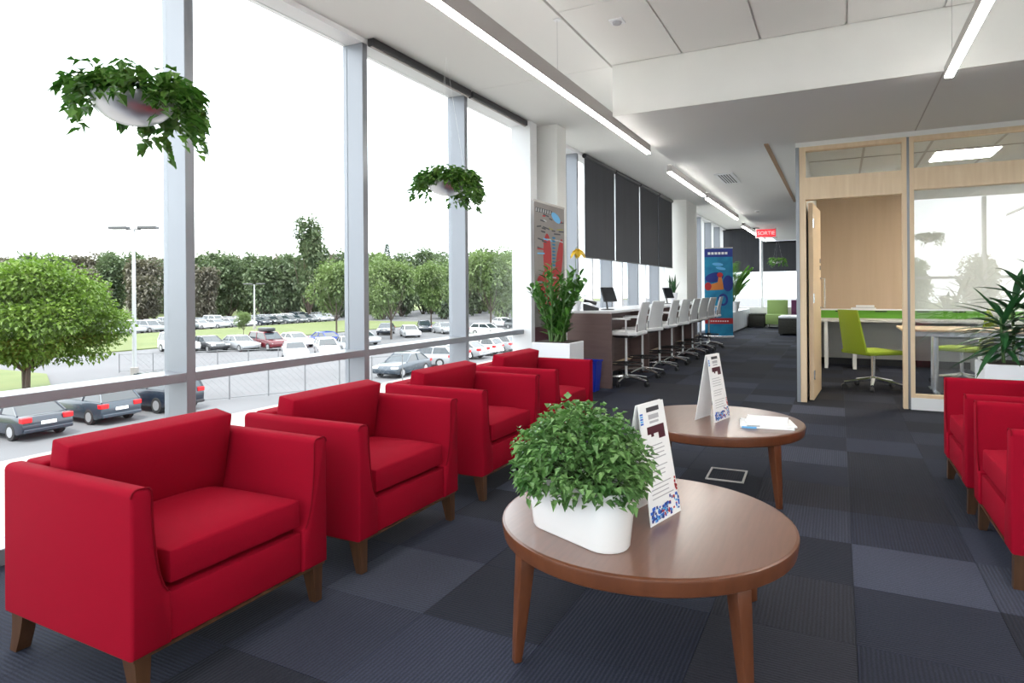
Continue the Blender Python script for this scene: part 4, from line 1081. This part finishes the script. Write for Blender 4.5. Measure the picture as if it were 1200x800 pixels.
# ---- chain-link fence with posts and rails
def fence(p0, p1, n, label, h=1.7):
    p0, p1 = Vector(p0), Vector(p1); d = p1 - p0
    t = thing('fence', label, 'fence', (p0.x, p0.y, ZG + .1), math.atan2(d.y, d.x))
    L = d.length
    for k in range(n + 1): MB().tube([(L * k / n, 0, 0), (L * k / n, 0, h)], .035, 6).build('post', MAT['fence_metal'], t)
    for z in (.1, h * .97): MB().tube([(0, 0, z), (L, 0, z)], .022, 5).build('rail', MAT['fence_metal'], t)
    m = MB()
    s = .35; k = -h
    while k < L:
        for sg in (1, -1):
            a = (k, 0 if sg > 0 else h); b = (k + h, h if sg > 0 else 0)
            x0, z0, x1, z1 = a[0], a[1], b[0], b[1]
            if x0 >= 0 and x1 <= L: m.tube([(x0, 0, z0), (x1, 0, z1)], .004, 3, cap=False)
        k += s
    m.build('wire_mesh', MAT['fence_metal'], t, clean=False)['kind'] = 'stuff'
fence((-28.5, 20.5), (-23.0, 30.5), 6, 'grey wire fence with posts beside the paved strip below the second bay')
fence((-44, 26.5), (-37, 34), 5, 'low grey wire fence near the lamp post', 1.3)

# ---- cars
def make_car(kind, colour):
    t = thing('car', 'car', 'car')
    pm = MAT['paint ' + colour]
    L, W, H, zb = {'sedan': (4.6, 1.78, 1.45, .95), 'hatch': (4.1, 1.74, 1.50, .98), 'suv': (4.7, 1.86, 1.74, 1.08), 'van': (4.9, 1.9, 1.85, 1.10)}[kind]
    h = L / 2
    if kind == 'sedan':
        body = [(-h, .35), (-h - .02, .62), (-h + .08, .92), (-h + .75, zb), (.75, zb), (h - .25, .80), (h, .60), (h, .32), (h - .4, .22), (-h + .4, .22)]
        cab0, cab1 = (-h + .45, h - 1.45), (-h + 1.15, h - 2.25)
    elif kind == 'hatch':
        body = [(-h, .35), (-h - .02, .65), (-h + .03, zb), (.55, zb), (h - .2, .82), (h, .60), (h, .32), (h - .4, .22), (-h + .4, .22)]
        cab0, cab1 = (-h + .03, h - 1.05), (-h + .45, h - 1.85)
    else:
        body = [(-h, .42), (-h - .02, .72), (-h + .02, zb), (.75, zb), (h - .15, .96), (h, .70), (h, .40), (h - .4, .28), (-h + .4, .28)]
        cab0, cab1 = (-h + .03, h - 1.2), (-h + .30, h - 1.95)
    MB().prism(body, -W / 2, W / 2, 'y').build('body', pm, t, bevel=.07, smooth=True)
    w0, w1 = W / 2 - .06, W / 2 - .22
    cb = MB(); zt = H - .05
    cb.add([(cab0[0], -w0, zb - .02), (cab0[1], -w0, zb - .02), (cab0[1], w0, zb - .02), (cab0[0], w0, zb - .02), (cab1[0], -w1, zt), (cab1[1], -w1, zt), (cab1[1], w1, zt), (cab1[0], w1, zt)],
           [(3, 2, 1, 0), (4, 5, 6, 7), (0, 1, 5, 4), (1, 2, 6, 5), (2, 3, 7, 6), (3, 0, 4, 7)])
    cb.build('windows', MAT['car_glass'], t, bevel=.03)
    rf = MB().frustum(((cab1[0] + cab1[1]) / 2, 0, zt - .02), cab1[1] - cab1[0] + .10, 2 * w1 + .06, ((cab1[0] + cab1[1]) / 2, 0, H), cab1[1] - cab1[0] - .16, 2 * w1 - .14)
    for s in (-1, 1):      # pillars
        for (xa, xb) in ((cab0[0], cab1[0]), (cab0[1], cab1[1]), ((cab0[0] + cab0[1]) / 2 - .1, (cab1[0] + cab1[1]) / 2)):
            rf.tube([(xa, s * (w0 + .005), zb - .02), (xb, s * (w1 + .005), zt)], .045, 5)
    rf.build('roof', pm, t, smooth=True)
    for sx in (-1, 1):
        for sy in (-1, 1):
            x = sx * (h - .85); r_ = .33 if kind in ('sedan', 'hatch') else .37
            wh = MB().tube([(x, sy * (W / 2 - .20), r_), (x, sy * (W / 2 + .015), r_)], r_, 16).build('wheel', MAT['tyre'], t, bevel=.02)
            MB().tube([(x, sy * (W / 2 + .016), r_), (x, sy * (W / 2 + .024), r_)], r_ * .62, 12).build('hub_cap', MAT['rim'], wh)
    zl = .82 if kind in ('sedan', 'hatch') else .98
    for s in (-1, 1):
        MB().box(-h - .045, -h + .22, s * (W / 2 - .17) - .16, s * (W / 2 - .17) + .185, zl - .11, zl + .09).build('tail_light', MAT['tail_red'], t, bevel=.03)
        MB().box(h - .35, h - .02, s * (W / 2 - .2) - .18, s * (W / 2 - .2) + .21, .62, .74).build('head_light', MAT['head_clear'], t, bevel=.02)
    MB().box(-h - .05, -h - .02, -.26, .26, .60, .72).build('number_plate', MAT['paper'], t)
    MB().box(-h - .09, -h + .1, -W / 2 + .05, W / 2 - .05, .34, .48).build('rear_bumper', MAT['black_plastic'] if kind == 'suv' else pm, t, bevel=.03)
    if kind == 'suv' and colour == 'red':
        MB().box(-1.2, .6, -.45, .45, H + .03, H + .38).build('roof_box', MAT['black_plastic'], t, bevel=.1, smooth=True)
    return t
car_cache = {}
def car(kind, colour, x, y, rz, label, s=1.0, group=None):
    key = (kind, colour)
    if key in car_cache: o = copy_tree(car_cache[key])
    else: o = make_car(kind, colour); car_cache[key] = o
    o.location = (x, y, ZG); o.rotation_euler = (0, 0, rz); o.scale = (s, s, s)
    tag(o, label, 'car', group); return o
# near row, tails towards the building
car('sedan', 'dark blue', -29.2, 13.5, PI, 'dark blue sedan parked nearest, tail towards the window')
car('hatch', 'slate blue', -29.3, 16.5, PI, 'slate blue hatchback beside the dark blue sedan')
car('suv', 'dark blue', -29.4, 19.4, PI, 'dark blue tall car behind the first mullion')
car('sedan', 'slate blue', -25.9, 34.4, R(-90 + 5), 'slate blue sedan behind the third armchair')
car('hatch', 'silver', -27.2, 39.0, R(180 + 20), 'silver hatchback right of the second mullion, below the transom')
for k, (y, c_, kd) in enumerate(((42, 'white', 'sedan'), (45, 'silver', 'sedan'), (48, 'white', 'hatch'), (51, 'silver', 'hatch'), (54, 'white', 'sedan'), (57.2, 'grey', 'sedan'), (60.4, 'white', 'suv'))):
    car(kd, c_, -28.0, y, PI, '%s car from the left, %s, in the right row below the transom' % (ORD[k], c_))
# middle row
mid = [('van', 'white', 209, 60, 'white van half behind the first mullion'), ('sedan', 'black', 245, 61, 'black sedan beside the white van'), ('sedan', 'silver', 281, 61.5, 'silver sedan left of the red car with a roof box'),
       ('suv', 'red', 314, 62, 'dark red car with a black roof box'), ('sedan', 'white', 346, 65, 'white sedan behind the dark red car'), ('sedan', 'blue', 384, 66, 'bright blue sedan in the middle row'),
       ('hatch', 'silver', 424, 67, 'silver hatchback right of the bright blue sedan')]
for (kd, c_, px, d, lab) in mid:
    p = at_px(px, d); car(kd, c_, p.x, p.y, R(-12), lab)
for k, (px, d, c_, kd) in enumerate(((345, 53, 'white', 'sedan'), (382, 56, 'white', 'hatch'), (408, 59, 'silver', 'sedan'))):
    p = at_px(px, d); car(kd, c_, p.x, p.y, R(-38), '%s car, %s, of the short row before the blue sedan' % (ORD[k], c_))
for k, (px, d, c_, kd) in enumerate(((452, 83, 'dark blue', 'sedan'), (497, 88, 'dark blue', 'hatch'), (480, 78, 'white', 'sedan'), (520, 84, 'silver', 'sedan'), (590, 98, 'white', 'sedan'), (607, 92, 'grey', 'hatch'), (570, 80, 'white', 'hatch'))):
    p = at_px(px, d); car(kd, c_, p.x, p.y, R(-60 + 9 * k), '%s %s %s of the scattered cars among the right hand trees' % (ORD[k], c_, kd.replace('hatch', 'hatchback')))
# far rows
rg = random.Random(17); cc = {}
for row, (X, Y0, Y1) in enumerate(((-88.0, 49, 95), (-95.5, 52, 100))):
    y = Y0
    while y < Y1:
        c_ = rg.choice(['white', 'white', 'white', 'silver', 'silver', 'grey', 'black', 'dark blue']); kd = rg.choice(['sedan', 'sedan', 'hatch', 'suv'])
        key = (row, c_); cc[key] = cc.get(key, 0) + 1
        car(kd, c_, X, y, R(rg.uniform(-4, 4)), '%s %s car from the left in the %s far parking row' % (ORD[cc[key] - 1], c_, ['front', 'rear'][row]), group='cars in the far parking rows')
        y += 2.75
